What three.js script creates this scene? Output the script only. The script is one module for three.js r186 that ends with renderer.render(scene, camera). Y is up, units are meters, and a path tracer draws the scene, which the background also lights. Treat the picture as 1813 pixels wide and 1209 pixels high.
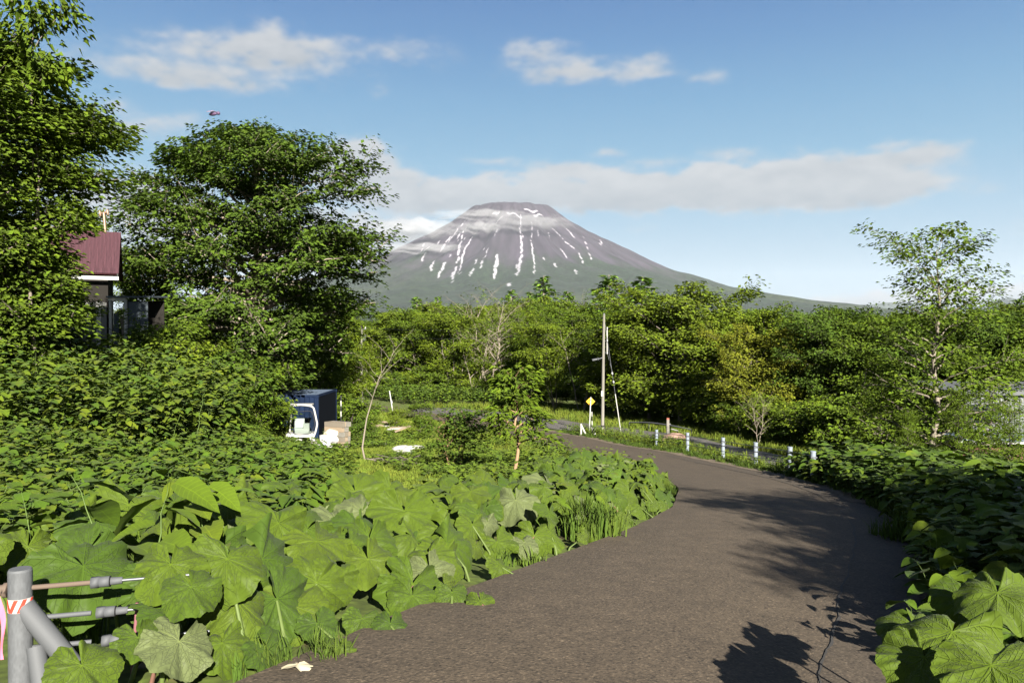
import * as THREE from 'three';
import { mergeGeometries } from 'three/addons/utils/BufferGeometryUtils.js';

// ------------------------------------------------------------------ camera, sky, sun, exposure
const scene = new THREE.Scene();
const FOCAL = 1400, PCX = 906.5, HORIZON = 590, EYE = 1.65;      // the lens in pixels of the photograph
const camera = new THREE.PerspectiveCamera(2 * Math.atan(604.5 / FOCAL) * 180 / Math.PI, 1813 / 1209, 0.05, 60000);
camera.position.set(0, EYE, 0);
camera.rotation.x = -(604.5 - HORIZON) / FOCAL;
const renderer = new THREE.WebGLRenderer({ antialias: true });
renderer.setSize(1024, 682);
renderer.toneMapping = THREE.LinearToneMapping;
renderer.toneMappingExposure = 5.0;
renderer.shadowMap.enabled = true;

const SUN_AZ = 18 * Math.PI / 180, SUN_EL = 26 * Math.PI / 180;
const sunDir = new THREE.Vector3(Math.sin(SUN_AZ) * Math.cos(SUN_EL), Math.sin(SUN_EL), Math.cos(SUN_AZ) * Math.cos(SUN_EL));
const sun = new THREE.DirectionalLight(new THREE.Color(1.0, 0.94, 0.83), 5.0);
sun.name = 'sun';
sun.position.copy(sunDir).multiplyScalar(120);
sun.target.position.set(0, 0, -30);
sun.position.add(sun.target.position);
sun.castShadow = true;
sun.shadow.mapSize.set(4096, 4096);
Object.assign(sun.shadow.camera, { left: -90, right: 90, top: 90, bottom: -90, near: 1, far: 400 });
sun.shadow.radius = 1;
scene.add(sun, sun.target);
scene.fog = new THREE.FogExp2(new THREE.Color(0.78, 0.88, 1.0), 0.000012);

// ------------------------------------------------------------------ small tools
function rng(seed) { let a = seed >>> 0; return () => { a = (a + 0x6d2b79f5) | 0; let t = Math.imul(a ^ (a >>> 15), 1 | a); t = (t + Math.imul(t ^ (t >>> 7), 61 | t)) ^ t; return ((t ^ (t >>> 14)) >>> 0) / 4294967296; }; }
const clamp = (x, a = 0, b = 1) => Math.min(b, Math.max(a, x));
const mix = (a, b, t) => a + (b - a) * t;
const smooth = (a, b, x) => { const t = clamp((x - a) / (b - a)); return t * t * (3 - 2 * t); };
const hash = (x, y) => { let h = Math.imul(x | 0, 374761393) + Math.imul(y | 0, 668265263) | 0; h = Math.imul(h ^ (h >>> 13), 1274126177); return ((h ^ (h >>> 16)) >>> 0) / 4294967296; };
function vnoise(x, y) {
  const ix = Math.floor(x), iy = Math.floor(y), fx = x - ix, fy = y - iy, s = fx * fx * (3 - 2 * fx), t = fy * fy * (3 - 2 * fy);
  const a = hash(ix, iy), b = hash(ix + 1, iy), c = hash(ix, iy + 1), d = hash(ix + 1, iy + 1);
  return a + (b - a) * s + (c - a) * t + (a - b - c + d) * s * t;
}
function fbm(x, y, n = 4) { let s = 0, a = 0.5, k = 0; for (let i = 0; i < n; i++) { s += a * vnoise(x, y); k += a; a *= 0.5; x = x * 2.03 + 17.3; y = y * 2.03 + 9.1; } return s / k; }
const lin = (r, g, b) => new THREE.Color().setRGB(r, g, b);
const srgb = (r, g, b) => new THREE.Color().setRGB(r / 255, g / 255, b / 255, THREE.SRGBColorSpace);
const V = (x, y, z) => new THREE.Vector3(x, y, z);

const taken = new Map();
function numbered(name) { const n = taken.get(name) ?? 0; taken.set(name, n + 1); return n ? name + '_' + String(n).padStart(3, '0') : name; }
function tag(o, label, category, group, kind) {
  o.userData.label = label;
  if (category) o.userData.category = category;
  if (group) o.userData.group = group;
  if (kind) o.userData.kind = kind;
  return o;
}
function mesh(name, geometry, material, parent) {
  const m = new THREE.Mesh(geometry, material);
  m.castShadow = m.receiveShadow = true;
  m.name = parent ? name : numbered(name);
  (parent ?? scene).add(m);
  return m;
}
function group(name, x, y, z, turn = 0) {
  const g = new THREE.Group(); g.name = numbered(name); g.position.set(x, y, z); g.rotation.y = turn; scene.add(g); return g;
}
function structure(name, geometry, material, label) { const m = mesh(name, geometry, material); m.userData.kind = 'structure'; if (label) m.userData.label = label; return m; }

// geometry collector: tubes, leaves, triangles
class Geo {
  constructor() { this.p = []; this.i = []; this.c = null; this.uv = null; }
  get n() { return this.p.length / 3; }
  tri(a, b, c) { this.i.push(a, b, c); }
  v(x, y, z) { this.p.push(x, y, z); return this.p.length / 3 - 1; }
  tube(pts, radii, seg = 5, cap = true) {
    const first = this.n, up = V(0, 1, 0), t = V(0, 0, 0), a = V(0, 0, 0), b = V(0, 0, 0);
    for (let k = 0; k < pts.length; k++) {
      t.subVectors(pts[Math.min(k + 1, pts.length - 1)], pts[Math.max(k - 1, 0)]).normalize();
      if (Math.abs(t.y) > 0.95) up.set(1, 0, 0); else up.set(0, 1, 0);
      a.crossVectors(up, t).normalize(); b.crossVectors(t, a);
      const r = Array.isArray(radii) ? radii[k] : radii;
      for (let s = 0; s < seg; s++) { const w = s / seg * Math.PI * 2, cx = Math.cos(w) * r, sx = Math.sin(w) * r; this.p.push(pts[k].x + a.x * cx + b.x * sx, pts[k].y + a.y * cx + b.y * sx, pts[k].z + a.z * cx + b.z * sx); }
    }
    for (let k = 0; k < pts.length - 1; k++) for (let s = 0; s < seg; s++) {
      const q = first + k * seg + s, w = first + k * seg + (s + 1) % seg;
      this.i.push(q, w, q + seg, w, w + seg, q + seg);
    }
    if (cap) for (const [k, flip] of [[0, 1], [pts.length - 1, 0]]) for (let s = 1; s < seg - 1; s++) { const q = first + k * seg; flip ? this.i.push(q, q + s + 1, q + s) : this.i.push(q, q + s, q + s + 1); }
  }
  // folded diamond leaf: base b, direction d (unit), side s (unit), length l, width w, fold f along n
  leaf(b, d, s, n, l, w, f, col) {
    const q = this.n, m = 0.45;
    this.p.push(b.x, b.y, b.z,
      b.x + d.x * l * m + s.x * w + n.x * f, b.y + d.y * l * m + s.y * w + n.y * f, b.z + d.z * l * m + s.z * w + n.z * f,
      b.x + d.x * l, b.y + d.y * l - f * 0.6, b.z + d.z * l,
      b.x + d.x * l * m - s.x * w + n.x * f, b.y + d.y * l * m - s.y * w + n.y * f, b.z + d.z * l * m - s.z * w + n.z * f);
    this.i.push(q, q + 1, q + 2, q, q + 2, q + 3);
    if (col) { this.c ??= []; for (let k = 0; k < 4; k++) this.c.push(col[0], col[1], col[2]); }
  }
  build(smoothNormals) {
    const g = new THREE.BufferGeometry();
    g.setAttribute('position', new THREE.Float32BufferAttribute(this.p, 3));
    if (this.c) g.setAttribute('color', new THREE.Float32BufferAttribute(this.c, 3));
    if (this.uv) g.setAttribute('uv', new THREE.Float32BufferAttribute(this.uv, 2));
    g.setIndex(this.i);
    if (smoothNormals) g.computeVertexNormals();
    return g;
  }
}
function grid(nu, nv, f, smoothN = true) {     // f(i, j) -> [x, y, z, u, v]
  const p = [], uv = [], idx = [];
  for (let j = 0; j <= nv; j++) for (let i = 0; i <= nu; i++) { const q = f(i, j); p.push(q[0], q[1], q[2]); uv.push(q[3] ?? 0, q[4] ?? 0); }
  for (let j = 0; j < nv; j++) for (let i = 0; i < nu; i++) { const a = j * (nu + 1) + i, b = a + 1, c = a + nu + 1, d = c + 1; idx.push(a, b, c, b, d, c); }
  const g = new THREE.BufferGeometry();
  g.setAttribute('position', new THREE.Float32BufferAttribute(p, 3)); g.setAttribute('uv', new THREE.Float32BufferAttribute(uv, 2)); g.setIndex(idx);
  if (smoothN) g.computeVertexNormals();
  return g;
}
function box(w, h, d, x = 0, y = 0, z = 0, rx = 0, ry = 0, rz = 0) {
  const g = new THREE.BoxGeometry(w, h, d);
  if (rx) g.rotateX(rx); if (ry) g.rotateY(ry); if (rz) g.rotateZ(rz);
  return g.translate(x, y, z);
}
function rod(a, b, r, seg = 8, r2 = r) { const g = new Geo(); g.tube([a, b], [r, r2], seg); return toFlat(g.build(true)); }
function pipe(pts, r, seg = 8, div = 24) { return new THREE.TubeGeometry(new THREE.CatmullRomCurve3(pts, false, 'catmullrom', 0.3), div, r, seg, false); }
function toFlat(g) { return g; }
function texture(size, f, srgbMap = true, h = size) {     // f(x, y) in 0..1 -> [r, g, b] 0..255
  const data = new Uint8Array(size * h * 4);
  for (let y = 0; y < h; y++) for (let x = 0; x < size; x++) { const c = f(x / size, y / h), o = (y * size + x) * 4; data[o] = c[0]; data[o + 1] = c[1]; data[o + 2] = c[2]; data[o + 3] = 255; }
  const t = new THREE.DataTexture(data, size, h, THREE.RGBAFormat);
  t.wrapS = t.wrapT = THREE.RepeatWrapping; t.magFilter = THREE.LinearFilter; t.minFilter = THREE.LinearMipmapLinearFilter; t.generateMipmaps = true;
  if (srgbMap) t.colorSpace = THREE.SRGBColorSpace;
  t.needsUpdate = true;
  return t;
}
function wrapNoise(n, oct = 3) {             // tileable noise: n cells across
  return (x, y) => { let s = 0, a = 0.5, k = 0, m = n; for (let o = 0; o < oct; o++) {
    const px = x * m, py = y * m, ix = Math.floor(px), iy = Math.floor(py), fx = px - ix, fy = py - iy, u = fx * fx * (3 - 2 * fx), v = fy * fy * (3 - 2 * fy);
    const H = (i, j) => hash((i % m) + o * 131, (j % m) + o * 57);
    s += a * mix(mix(H(ix, iy), H(ix + 1, iy), u), mix(H(ix, iy + 1), H(ix + 1, iy + 1), u), v); k += a; a *= 0.55; m *= 2; } return s / k; };
}
const std = (color, roughness = 0.85, extra = {}) => new THREE.MeshPhysicalMaterial({ color, roughness, side: THREE.DoubleSide, specularIntensity: 0.5, ...extra });

// ------------------------------------------------------------------ sky: air and clouds over the whole dome
{
  const SKY = 0.176, W = 3072, H = 1536, data = new Float32Array(W * H * 4), R = rng(77);
  const stops = [[-90, 150, 165, 170], [-2, 214, 228, 235], [0, 214, 228, 235], [3, 203, 224, 237], [8, 174, 209, 233], [12, 148, 195, 227], [16, 128, 179, 220], [20, 108, 158, 210], [24, 92, 139, 199], [45, 56, 94, 158], [90, 40, 72, 134]]
    .map(([e, ...c]) => [e, ...srgb(...c).toArray().map((q) => q * SKY)]);
  const air = (e) => { let k = 1; while (k < stops.length - 1 && stops[k][0] < e) k++; const a = stops[k - 1], b = stops[k], t = clamp((e - a[0]) / (b[0] - a[0])); return [1, 2, 3].map((c) => mix(a[c], b[c], t)); };
  // clouds: azimuth right of the view, elevation, half widths in degrees, thickness
  const C = [];
  const seen = (x, y, rx, ry, amp) => C.push([Math.atan((x - PCX) / FOCAL) * 57.296, Math.atan((HORIZON - y) / FOCAL * Math.cos(Math.atan((x - PCX) / FOCAL))) * 57.296, rx / FOCAL * 57.296, ry / FOCAL * 57.296, amp]);
  [[300, 128, 200, 19, .72], [420, 96, 180, 28, .78], [500, 80, 100, 24, .75], [360, 150, 90, 16, .5], [240, 222, 120, 30, .68], [730, 92, 85, 24, .55], [672, 162, 30, 18, .3],
    [955, 92, 52, 20, .7], [1010, 132, 100, 20, .95], [1155, 108, 40, 15, .65], [1150, 130, 60, 9, .45], [1255, 138, 36, 13, .58], [640, 292, 72, 38, 1.05], [585, 300, 70, 30, .9], [655, 268, 26, 18, .8], [710, 322, 70, 18, .6],
    [720, 352, 130, 17, 1.2], [860, 346, 170, 24, 1.5], [1050, 340, 190, 27, 1.6], [1250, 333, 190, 27, 1.6], [1430, 343, 160, 25, 1.5], [1550, 332, 85, 18, 1.1], [1490, 294, 150, 22, .85], [1610, 268, 60, 15, .8], [1380, 304, 130, 17, .8],
    [1075, 272, 42, 9, .6], [1000, 300, 52, 12, .7], [880, 286, 75, 8, .5], [1290, 270, 70, 11, .45], [1160, 286, 50, 8, .4], [640, 412, 180, 34, 1.15], [230, 362, 130, 44, 1.1], [420, 430, 160, 44, .9], [570, 470, 110, 26, .8],
    [1500, 539, 150, 13, 1.4], [1725, 519, 130, 14, 1.4], [1330, 524, 40, 7, .4], [1140, 402, 28, 9, .35], [1750, 335, 60, 8, .3], [500, 545, 200, 12, .7], [1700, 225, 90, 8, .18]].forEach((c) => seen(...c));
  for (let k = 0; k < 90; k++) {            // the same broken cloud goes on all round
    const az = 42 + R() * 276, e = 4 + Math.pow(R(), 1.4) * 40, s = 1 + e / 20;
    for (let q = 0; q < 3; q++) C.push([((az + (R() - 0.5) * 9 + 180) % 360) - 180, e + (R() - 0.5) * 2, (3 + R() * 6) * s * 0.7, (0.5 + R() * 0.9) * s, 0.4 + R() * 0.75]);
  }
  const rows = Array.from({ length: H }, () => []);
  for (const c of C) for (let r = Math.max(0, Math.floor(((c[1] - c[3] * 2.6) / 180 + 0.5) * H)); r <= Math.min(H - 1, ((c[1] + c[3] * 2.6) / 180 + 0.5) * H); r++) rows[r].push(c);
  for (let row = 0; row < H; row++) {
    const el = ((row + 0.5) / H - 0.5) * 180, a = air(el), near = rows[row];
    for (let col = 0; col < W; col++) {
      let az = ((col + 0.5) / W - 0.5) * 360 + 90; if (az > 180) az -= 360;
      const o = (row * W + col) * 4;
      let dens = 0, low = 0, r = a[0], g = a[1], b = a[2];
      if (near.length) {
        let hit = false;
        for (const c of near) { let dx = az - c[0]; if (dx > 180) dx -= 360; if (dx < -180) dx += 360; if (Math.abs(dx) < c[2] * 2.6) { hit = true; break; } }
        if (hit) {
          const wx = (fbm(az * 0.55 + 40, el * 0.9 + 7, 3) - 0.5) * 2.6, wy = (fbm(az * 0.6 + 90, el * 1.3 + 31, 3) - 0.5) * 1.5;
          for (const c of near) {
            let dx = az - c[0]; if (dx > 180) dx -= 360; if (dx < -180) dx += 360;
            const q = ((dx + wx) / c[2]) ** 2 + ((el - c[1] + wy * Math.min(1, c[3])) / c[3]) ** 2;
            if (q < 7) { const d = c[4] * Math.exp(-q); dens += d; low += d * clamp(0.5 + (c[1] - el) / c[3] * 0.5); }
          }
          if (dens > 0.02) {
            low /= dens;
            const tex = fbm(az * 0.9 + 3, el * 2.2, 5), fine = fbm(az * 3.1, el * 6.3 + 50, 4);
            const k = dens * (0.35 + 1.0 * tex) + (fine - 0.5) * 0.16 * Math.min(1, dens * 3), alpha = 0.9 * smooth(0.1, 0.86, k);
            const sh = clamp(low * 0.9 * smooth(0.3, 1.0, dens) + (0.5 - tex) * 0.7), wr = mix(0.72, 0.50, sh), wg = mix(0.73, 0.535, sh), wb = mix(0.74, 0.57, sh);
            r = mix(r, wr * SKY, alpha); g = mix(g, wg * SKY, alpha); b = mix(b, wb * SKY, alpha);
          }
        }
      }
      data[o] = r; data[o + 1] = g; data[o + 2] = b; data[o + 3] = 1;
    }
  }
  const t = new THREE.DataTexture(data, W, H, THREE.RGBAFormat, THREE.FloatType);
  t.mapping = THREE.EquirectangularReflectionMapping; t.magFilter = THREE.LinearFilter; t.minFilter = THREE.LinearFilter; t.needsUpdate = true;
  scene.background = t; scene.environment = t;
}
// ------------------------------------------------------------------ the lie of the land: a thin-plate surface through measured spots (x, distance ahead, height)
const SPOTS = [
  [0, 0, 0], [-4, 0, 0.15], [4, -1, -0.35], [0, -14, 1.3], [-14, -12, 1.2], [14, -12, -0.4], [12, 3, -1.2], [-12, 4, 0.0],
  [-1.15, 4.4, -0.30], [-0.78, 5.3, -0.39], [-0.24, 6.1, -0.485], [0.5, 7.4, -0.67], [1.74, 10, -0.99], [3.2, 13, -1.32], [4.3, 16.5, -1.68],
  [2.77, 5.75, -0.80], [4.1, 9.2, -1.08], [5.6, 12.8, -1.46], [6.85, 17, -1.87], [7.4, 21, -2.25], [7.3, 26, -2.72], [6.5, 31, -3.12], [5.1, 39, -3.84], [3.5, 47, -4.39], [2, 53, -4.6], [-1.1, 58, -4.65], [-4.8, 63, -4.83], [-7.8, 68, -5.0], [-15, 80, -5.0],
  [-2.9, 4.4, -0.42], [-4.5, 7, -0.62], [-7, 11, -0.8], [-9, 17, -1.05], [-12, 22, -0.95], [-13, 27, -0.7], [-17, 35, 0.75], [-22, 33, 0.9], [-22, 44, 0.7], [-16, 46, -1.3], [-12.8, 41, -3.7],
  [-10.8, 44, -4.38], [-11, 49, -4.6], [-5, 38, -3.8], [-4, 28, -3.1], [0, 23, -2.55], [0, 15, -1.68], [-2.5, 9, -0.95], [-6, 20, -1.7], [-7, 27, -2.6], [-2, 45, -4.3], [-9, 35.5, -3.75], [-8, 31, -3.3], [-10.5, 39, -4.0],
  [8.8, 42, -3.95], [10.8, 34, -3.45], [10.1, 27, -2.98], [12, 38, -3.9], [12.8, 30, -3.35], [12.8, 24, -2.9], [18.7, 30, -4.1], [12, 12, -2.1], [20, 18, -3.2], [7, 9, -1.35],
  [6, 58, -4.8], [14, 58, -5], [-20, 66, -4.6], [-30, 60, -2.5], [30, 50, -5.2], [30, 25, -4.4], [0, 95, -6], [-30, 95, -5.5], [35, 95, -6.5], [-30, 20, 0.6], [-32, 40, 1.2],
];
const TPS = (() => {
  const n = SPOTS.length, m = n + 3, A = [], U = (q) => (q < 1e-9 ? 0 : 0.5 * q * Math.log(q));
  for (let i = 0; i < n; i++) { const [x, d, h] = SPOTS[i], row = SPOTS.map(([a, b]) => U((x - a) ** 2 + (d - b) ** 2)); row[i] += 3; A.push([...row, 1, x, d, h]); }
  for (const k of [0, 1, 2]) A.push([...SPOTS.map(([x, d]) => [1, x, d][k]), 0, 0, 0, 0]);
  for (let i = 0; i < m; i++) {
    let p = i; for (let r = i + 1; r < m; r++) if (Math.abs(A[r][i]) > Math.abs(A[p][i])) p = r;
    [A[i], A[p]] = [A[p], A[i]];
    for (let r = 0; r < m; r++) if (r !== i) { const f = A[r][i] / A[i][i]; if (f) for (let c = i; c <= m; c++) A[r][c] -= f * A[i][c]; }
  }
  const w = A.map((r, i) => r[m] / r[i]);
  return (x, d) => { let s = w[n] + w[n + 1] * x + w[n + 2] * d; for (let i = 0; i < n; i++) { const q = (x - SPOTS[i][0]) ** 2 + (d - SPOTS[i][1]) ** 2; s += w[i] * U(q); } return s; };
})();
function G(x, d) {                              // height of the smooth ground, d metres ahead of the camera
  const far = Math.max(smooth(80, 115, d), smooth(30, 46, Math.abs(x)), smooth(-12, -30, d));
  if (far >= 1) return -6;
  return mix(TPS(clamp(x, -48, 48), clamp(d, -32, 118)), -6, far);
}
const at = (px, py, d) => V((px - PCX) / FOCAL * d, EYE - (py - HORIZON) / FOCAL * d, -d);      // a point d metres ahead
const spot = (px, d) => { const x = (px - PCX) / FOCAL * d; return V(x, G(x, d), -d); };         // on the ground, d metres ahead
function onGround(px, py) {                     // where that line of sight meets the ground
  const X = (px - PCX) / FOCAL, Y = (py - HORIZON) / FOCAL; let lo = 1;
  for (let d = 2; d < 140; d += 0.25) { if (EYE - Y * d < G(X * d, d)) { let a = lo, b = d; for (let k = 0; k < 20; k++) { const m = (a + b) / 2; if (EYE - Y * m < G(X * m, m)) b = m; else a = m; } return V(X * b, G(X * b, b), -b); } lo = d; }
  return V(X * 140, G(X * 140, 140), -140);
}

// the road's centre line (x, distance), sampled with its left and right edges
const ROAD_W = 1.85;
const roadCurve = new THREE.CatmullRomCurve3([[-6.6, -10.5], [-2.75, -2.4], [0.95, 5.3], [2.15, 7.9], [3.4, 10.5], [4.65, 13.6], [5.5, 17.3], [5.75, 21], [5.45, 25.5], [4.7, 31], [3.3, 38.5], [1.6, 46], [-0.4, 52], [-3.2, 57.5], [-7.4, 63.5], [-13.5, 71.5], [-22, 80], [-34, 88]].map(([x, d]) => V(x, 0, -d)), false, 'centripetal');
const ROAD = roadCurve.getSpacedPoints(320).map((p, i, all) => {
  const a = all[Math.max(0, i - 1)], b = all[Math.min(all.length - 1, i + 1)], t = V(b.x - a.x, 0, b.z - a.z).normalize();
  return { x: p.x, d: -p.z, tx: t.x, td: -t.z, rx: -t.z, rd: -t.x };             // (rx, rd): to the right of the way
});
let chain = 0; ROAD.forEach((p, i) => { if (i) chain += Math.hypot(p.x - ROAD[i - 1].x, p.d - ROAD[i - 1].d); p.s = chain; });
const cellOf = new Map();
function roadAt(x, d) {                          // signed distance right of the centre line, and the place along it
  const key = Math.round(x) * 1000 + Math.round(d);
  let near = cellOf.get(key);
  if (!near) { const X = Math.round(x), D = Math.round(d); let m = 1e9; for (const p of ROAD) m = Math.min(m, Math.hypot(p.x - X, p.d - D)); near = ROAD.filter((p) => Math.hypot(p.x - X, p.d - D) < m + 1.7); cellOf.set(key, near); }
  let best = 1e9, hit = null;
  for (const p of near) { const q = (x - p.x) ** 2 + (d - p.d) ** 2; if (q < best) { best = q; hit = p; } }
  return { off: (x - hit.x) * hit.rx + (d - hit.d) * hit.rd, dist: Math.sqrt(best), p: hit };
}
const roadPoint = (s, off) => { let i = 0; while (i < ROAD.length - 2 && ROAD[i + 1].s < s) i++; const a = ROAD[i], b = ROAD[i + 1], t = (s - a.s) / (b.s - a.s); return [mix(a.x, b.x, t) + off * mix(a.rx, b.rx, t), mix(a.d, b.d, t) + off * mix(a.rd, b.rd, t)]; };
const sOf = (d) => { let k = 0; while (k < ROAD.length - 1 && ROAD[k].d < d) k++; return ROAD[k].s; };

function bumps(x, d) { const r = roadAt(x, d), m = r.off > 0 ? smooth(8, 15, r.dist) : smooth(2.2, 5, r.dist); return (fbm(x * 0.45 + 50, d * 0.45, 3) - 0.5) * 0.35 * m - 0.09 * (1 - smooth(1.5, 2.6, r.dist)); }
const GC = (() => { const X0 = -50, D0 = -34, nx = 201, nd = 309, a = new Float32Array(nx * nd); for (let j = 0; j < nd; j++) for (let i = 0; i < nx; i++) a[j * nx + i] = G(X0 + i / 2, D0 + j / 2); return (x, d) => { const u = (x - X0) * 2, v = (d - D0) * 2; if (u < 0 || v < 0 || u >= nx - 1 || v >= nd - 1) return G(x, d); const i = Math.floor(u), j = Math.floor(v), s = u - i, t = v - j, k = j * nx + i; return mix(mix(a[k], a[k + 1], s), mix(a[k + nx], a[k + nx + 1], s), t); }; })();
const GH = (x, d) => GC(x, d) + bumps(x, d);
// ground sheet: fine near, coarse to the horizon
const noiseG = wrapNoise(8, 4), noiseF = wrapNoise(40, 3), noiseC = wrapNoise(4, 3);
const groundMap = texture(512, (x, y) => {
  const n = noiseG(x, y), f = noiseF(x, y), soil = smooth(0.56, 0.7, noiseC(x, y) * 0.6 + n * 0.4), k = 0.62 + 0.7 * f;
  return [mix(84, 96, soil) * k, mix(98, 84, soil) * k, mix(36, 56, soil) * k];
});
{
  const xs = [], ds = [];
  for (let x = -42; x <= 42.01; x += 0.7) xs.push(x);
  for (let k = 0, x = 42; k < 22; k++) { x *= 1.29; xs.push(x); xs.unshift(-x); }
  for (let d = -30; d <= 100.01; d += 0.7) ds.push(d);
  for (let k = 0, d = 100; k < 20; k++) { d *= 1.29; ds.push(d); }
  for (let k = 0, d = 30; k < 14; k++) { d *= 1.4; ds.unshift(-d); }
  const g = grid(xs.length - 1, ds.length - 1, (i, j) => {
    const x = xs[i], d = ds[j]; let y = G(x, d);
    if (Math.abs(x) < 60 && d > -30 && d < 110) y += bumps(x, d);
    return [x, y, -d, x / 3.1, d / 3.1];
  });
  structure('ground', g, std(lin(0.62, 0.62, 0.62), 0.95, { map: groundMap }));
}

// asphalt
const nA = wrapNoise(160, 2), nB = wrapNoise(10, 4), nC = wrapNoise(70, 2);
const asphaltMap = texture(1024, (x, y) => {
  const a = nA(x, y), b = nB(x, y), c = nC(x, y), stone = a > 0.78 ? 24 : a < 0.24 ? -20 : 0;
  const k = 112 + (a - 0.5) * 42 + (b - 0.5) * 22 + (c - 0.5) * 20 + stone;
  return [k * 1.09, k * 0.98, k * 0.84];
});
const asphaltBump = texture(1024, (x, y) => { const k = nA(x, y) * 190 + nC(x, y) * 60; return [k, k, k]; }, false);
const asphalt = std(lin(0.27, 0.258, 0.24), 0.88, { map: asphaltMap, bumpMap: asphaltBump, bumpScale: 0.006 });
const asphaltNew = std(lin(0.232, 0.226, 0.22), 0.9, { map: asphaltMap, bumpMap: asphaltBump, bumpScale: 0.004 });
const seamMat = std(lin(0.03, 0.028, 0.026), 0.85), sandMat = std(lin(0.17, 0.132, 0.09), 0.95, { map: texture(256, (x, y) => { const k = 150 + 100 * noiseF(x, y); return [k, k, k]; }) });
function strip(s0, s1, off0, off1, lift, nAcross = 6, step = 0.35, wob = 0) {
  const n = Math.max(2, Math.round((s1 - s0) / step));
  return grid(nAcross, n, (i, j) => {
    const s = mix(s0, s1, j / n), a = typeof off0 === 'function' ? off0(s) : off0, b = typeof off1 === 'function' ? off1(s) : off1;
    const [x, d] = roadPoint(s, mix(a, b, i / nAcross) + (wob ? (fbm(s * 1.7, i * 9, 3) - 0.5) * wob : 0));
    return [x, G(x, d) + lift, -d, mix(a, b, i / nAcross) / 2.4, s / 2.4];
  });
}
const road = structure('road', strip(ROAD[0].s, chain, (s) => -ROAD_W - 0.12 * (fbm(s * 0.8, 3, 3) - 0.5), (s) => ROAD_W + 0.12 * (fbm(s * 0.8, 9, 3) - 0.5), 0.03, 10), asphalt);
// the joint that runs down the road, newer asphalt right of it
const jointOff = (s) => 1.07 + 0.12 * (fbm(s * 0.5, 1, 2) - 0.5) + 0.07 * (fbm(s * 3, 5, 4) - 0.5);
mesh('asphalt_patch', strip(sOf(-3), sOf(30), jointOff, (s) => ROAD_W - 0.1, 0.034, 5), asphaltNew, road);
mesh('asphalt_joint', strip(sOf(-3), sOf(30), (s) => jointOff(s) - 0.03 * Math.max(0, fbm(s * 4, 2, 3) - 0.3), (s) => jointOff(s) + 0.003 + 0.03 * Math.max(0, fbm(s * 5, 8, 3) - 0.32), 0.038, 1, 0.08), seamMat, road);
mesh('sandy_edge', strip(sOf(16), sOf(49), (s) => ROAD_W - 0.16 - 0.2 * fbm(s * 1.3, 4, 3), (s) => ROAD_W + 0.35, 0.042, 2, 0.2), sandMat, road);

// gravel lot beyond the bend
const LOT_OUT = [[735, 722], [800, 724], [900, 731], [970, 741], [1090, 757], [1200, 770], [1290, 789], [1370, 806], [1440, 829]], LOT_IN = [[730, 730], [800, 736], [890, 746], [960, 758], [1060, 768], [1190, 784], [1280, 803], [1355, 822], [1425, 840]];
const yOn = (line, px) => { let k = 1; while (k < line.length - 1 && line[k][0] < px) k++; const a = line[k - 1], b = line[k]; return mix(a[1], b[1], (px - a[0]) / (b[0] - a[0])); };
const lotLine = (line) => line.map(([x, y]) => onGround(x, y));
const LOT = (() => { const o = lotLine(LOT_OUT), i = lotLine(LOT_IN); return [...o, ...i.reverse()].map((p) => [p.x, -p.z]); })();
const inLot = (x, d) => { let c = false; for (let i = 0, j = LOT.length - 1; i < LOT.length; j = i++) { const [xi, di] = LOT[i], [xj, dj] = LOT[j]; if ((di > d) !== (dj > d) && x < (xj - xi) * (d - di) / (dj - di) + xi) c = !c; } return c; };
{
  const gm = texture(512, (x, y) => { const a = nA(x, y), b = nC(x, y), k = 118 + (a - 0.5) * 120 + (b - 0.5) * 50; return [k * 1.03, k, k * 0.96]; });
  const outer = [[735, 722], [800, 724], [900, 731], [970, 741], [1090, 757], [1200, 770], [1290, 789], [1370, 806], [1440, 829]].map(([x, y]) => onGround(x, y));
  const inner = [[730, 730], [800, 736], [890, 746], [960, 758], [1060, 768], [1190, 784], [1280, 803], [1355, 822], [1425, 840]].map(([x, y]) => onGround(x, y));
  const a = new THREE.CatmullRomCurve3(outer), b = new THREE.CatmullRomCurve3(inner);
  structure('gravel_lot', grid(12, 80, (i, j) => {
    const p = b.getPoint(j / 80).lerp(a.getPoint(j / 80), i / 12), w = (fbm(j * 0.4, i < 6 ? 2 : 30, 3) - 0.5) * (i === 0 || i === 12 ? 1.2 : 0);
    const q = p.clone().addScaledVector(a.getPoint(j / 80).sub(b.getPoint(j / 80)).normalize(), w);
    return [q.x, G(q.x, -q.z) + 0.035 , q.z, q.x / 2.2, q.z / 2.2];
  }), std(lin(0.36, 0.36, 0.36), 0.95, { map: gm, bumpMap: asphaltBump, bumpScale: 0.02 }));
}

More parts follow.
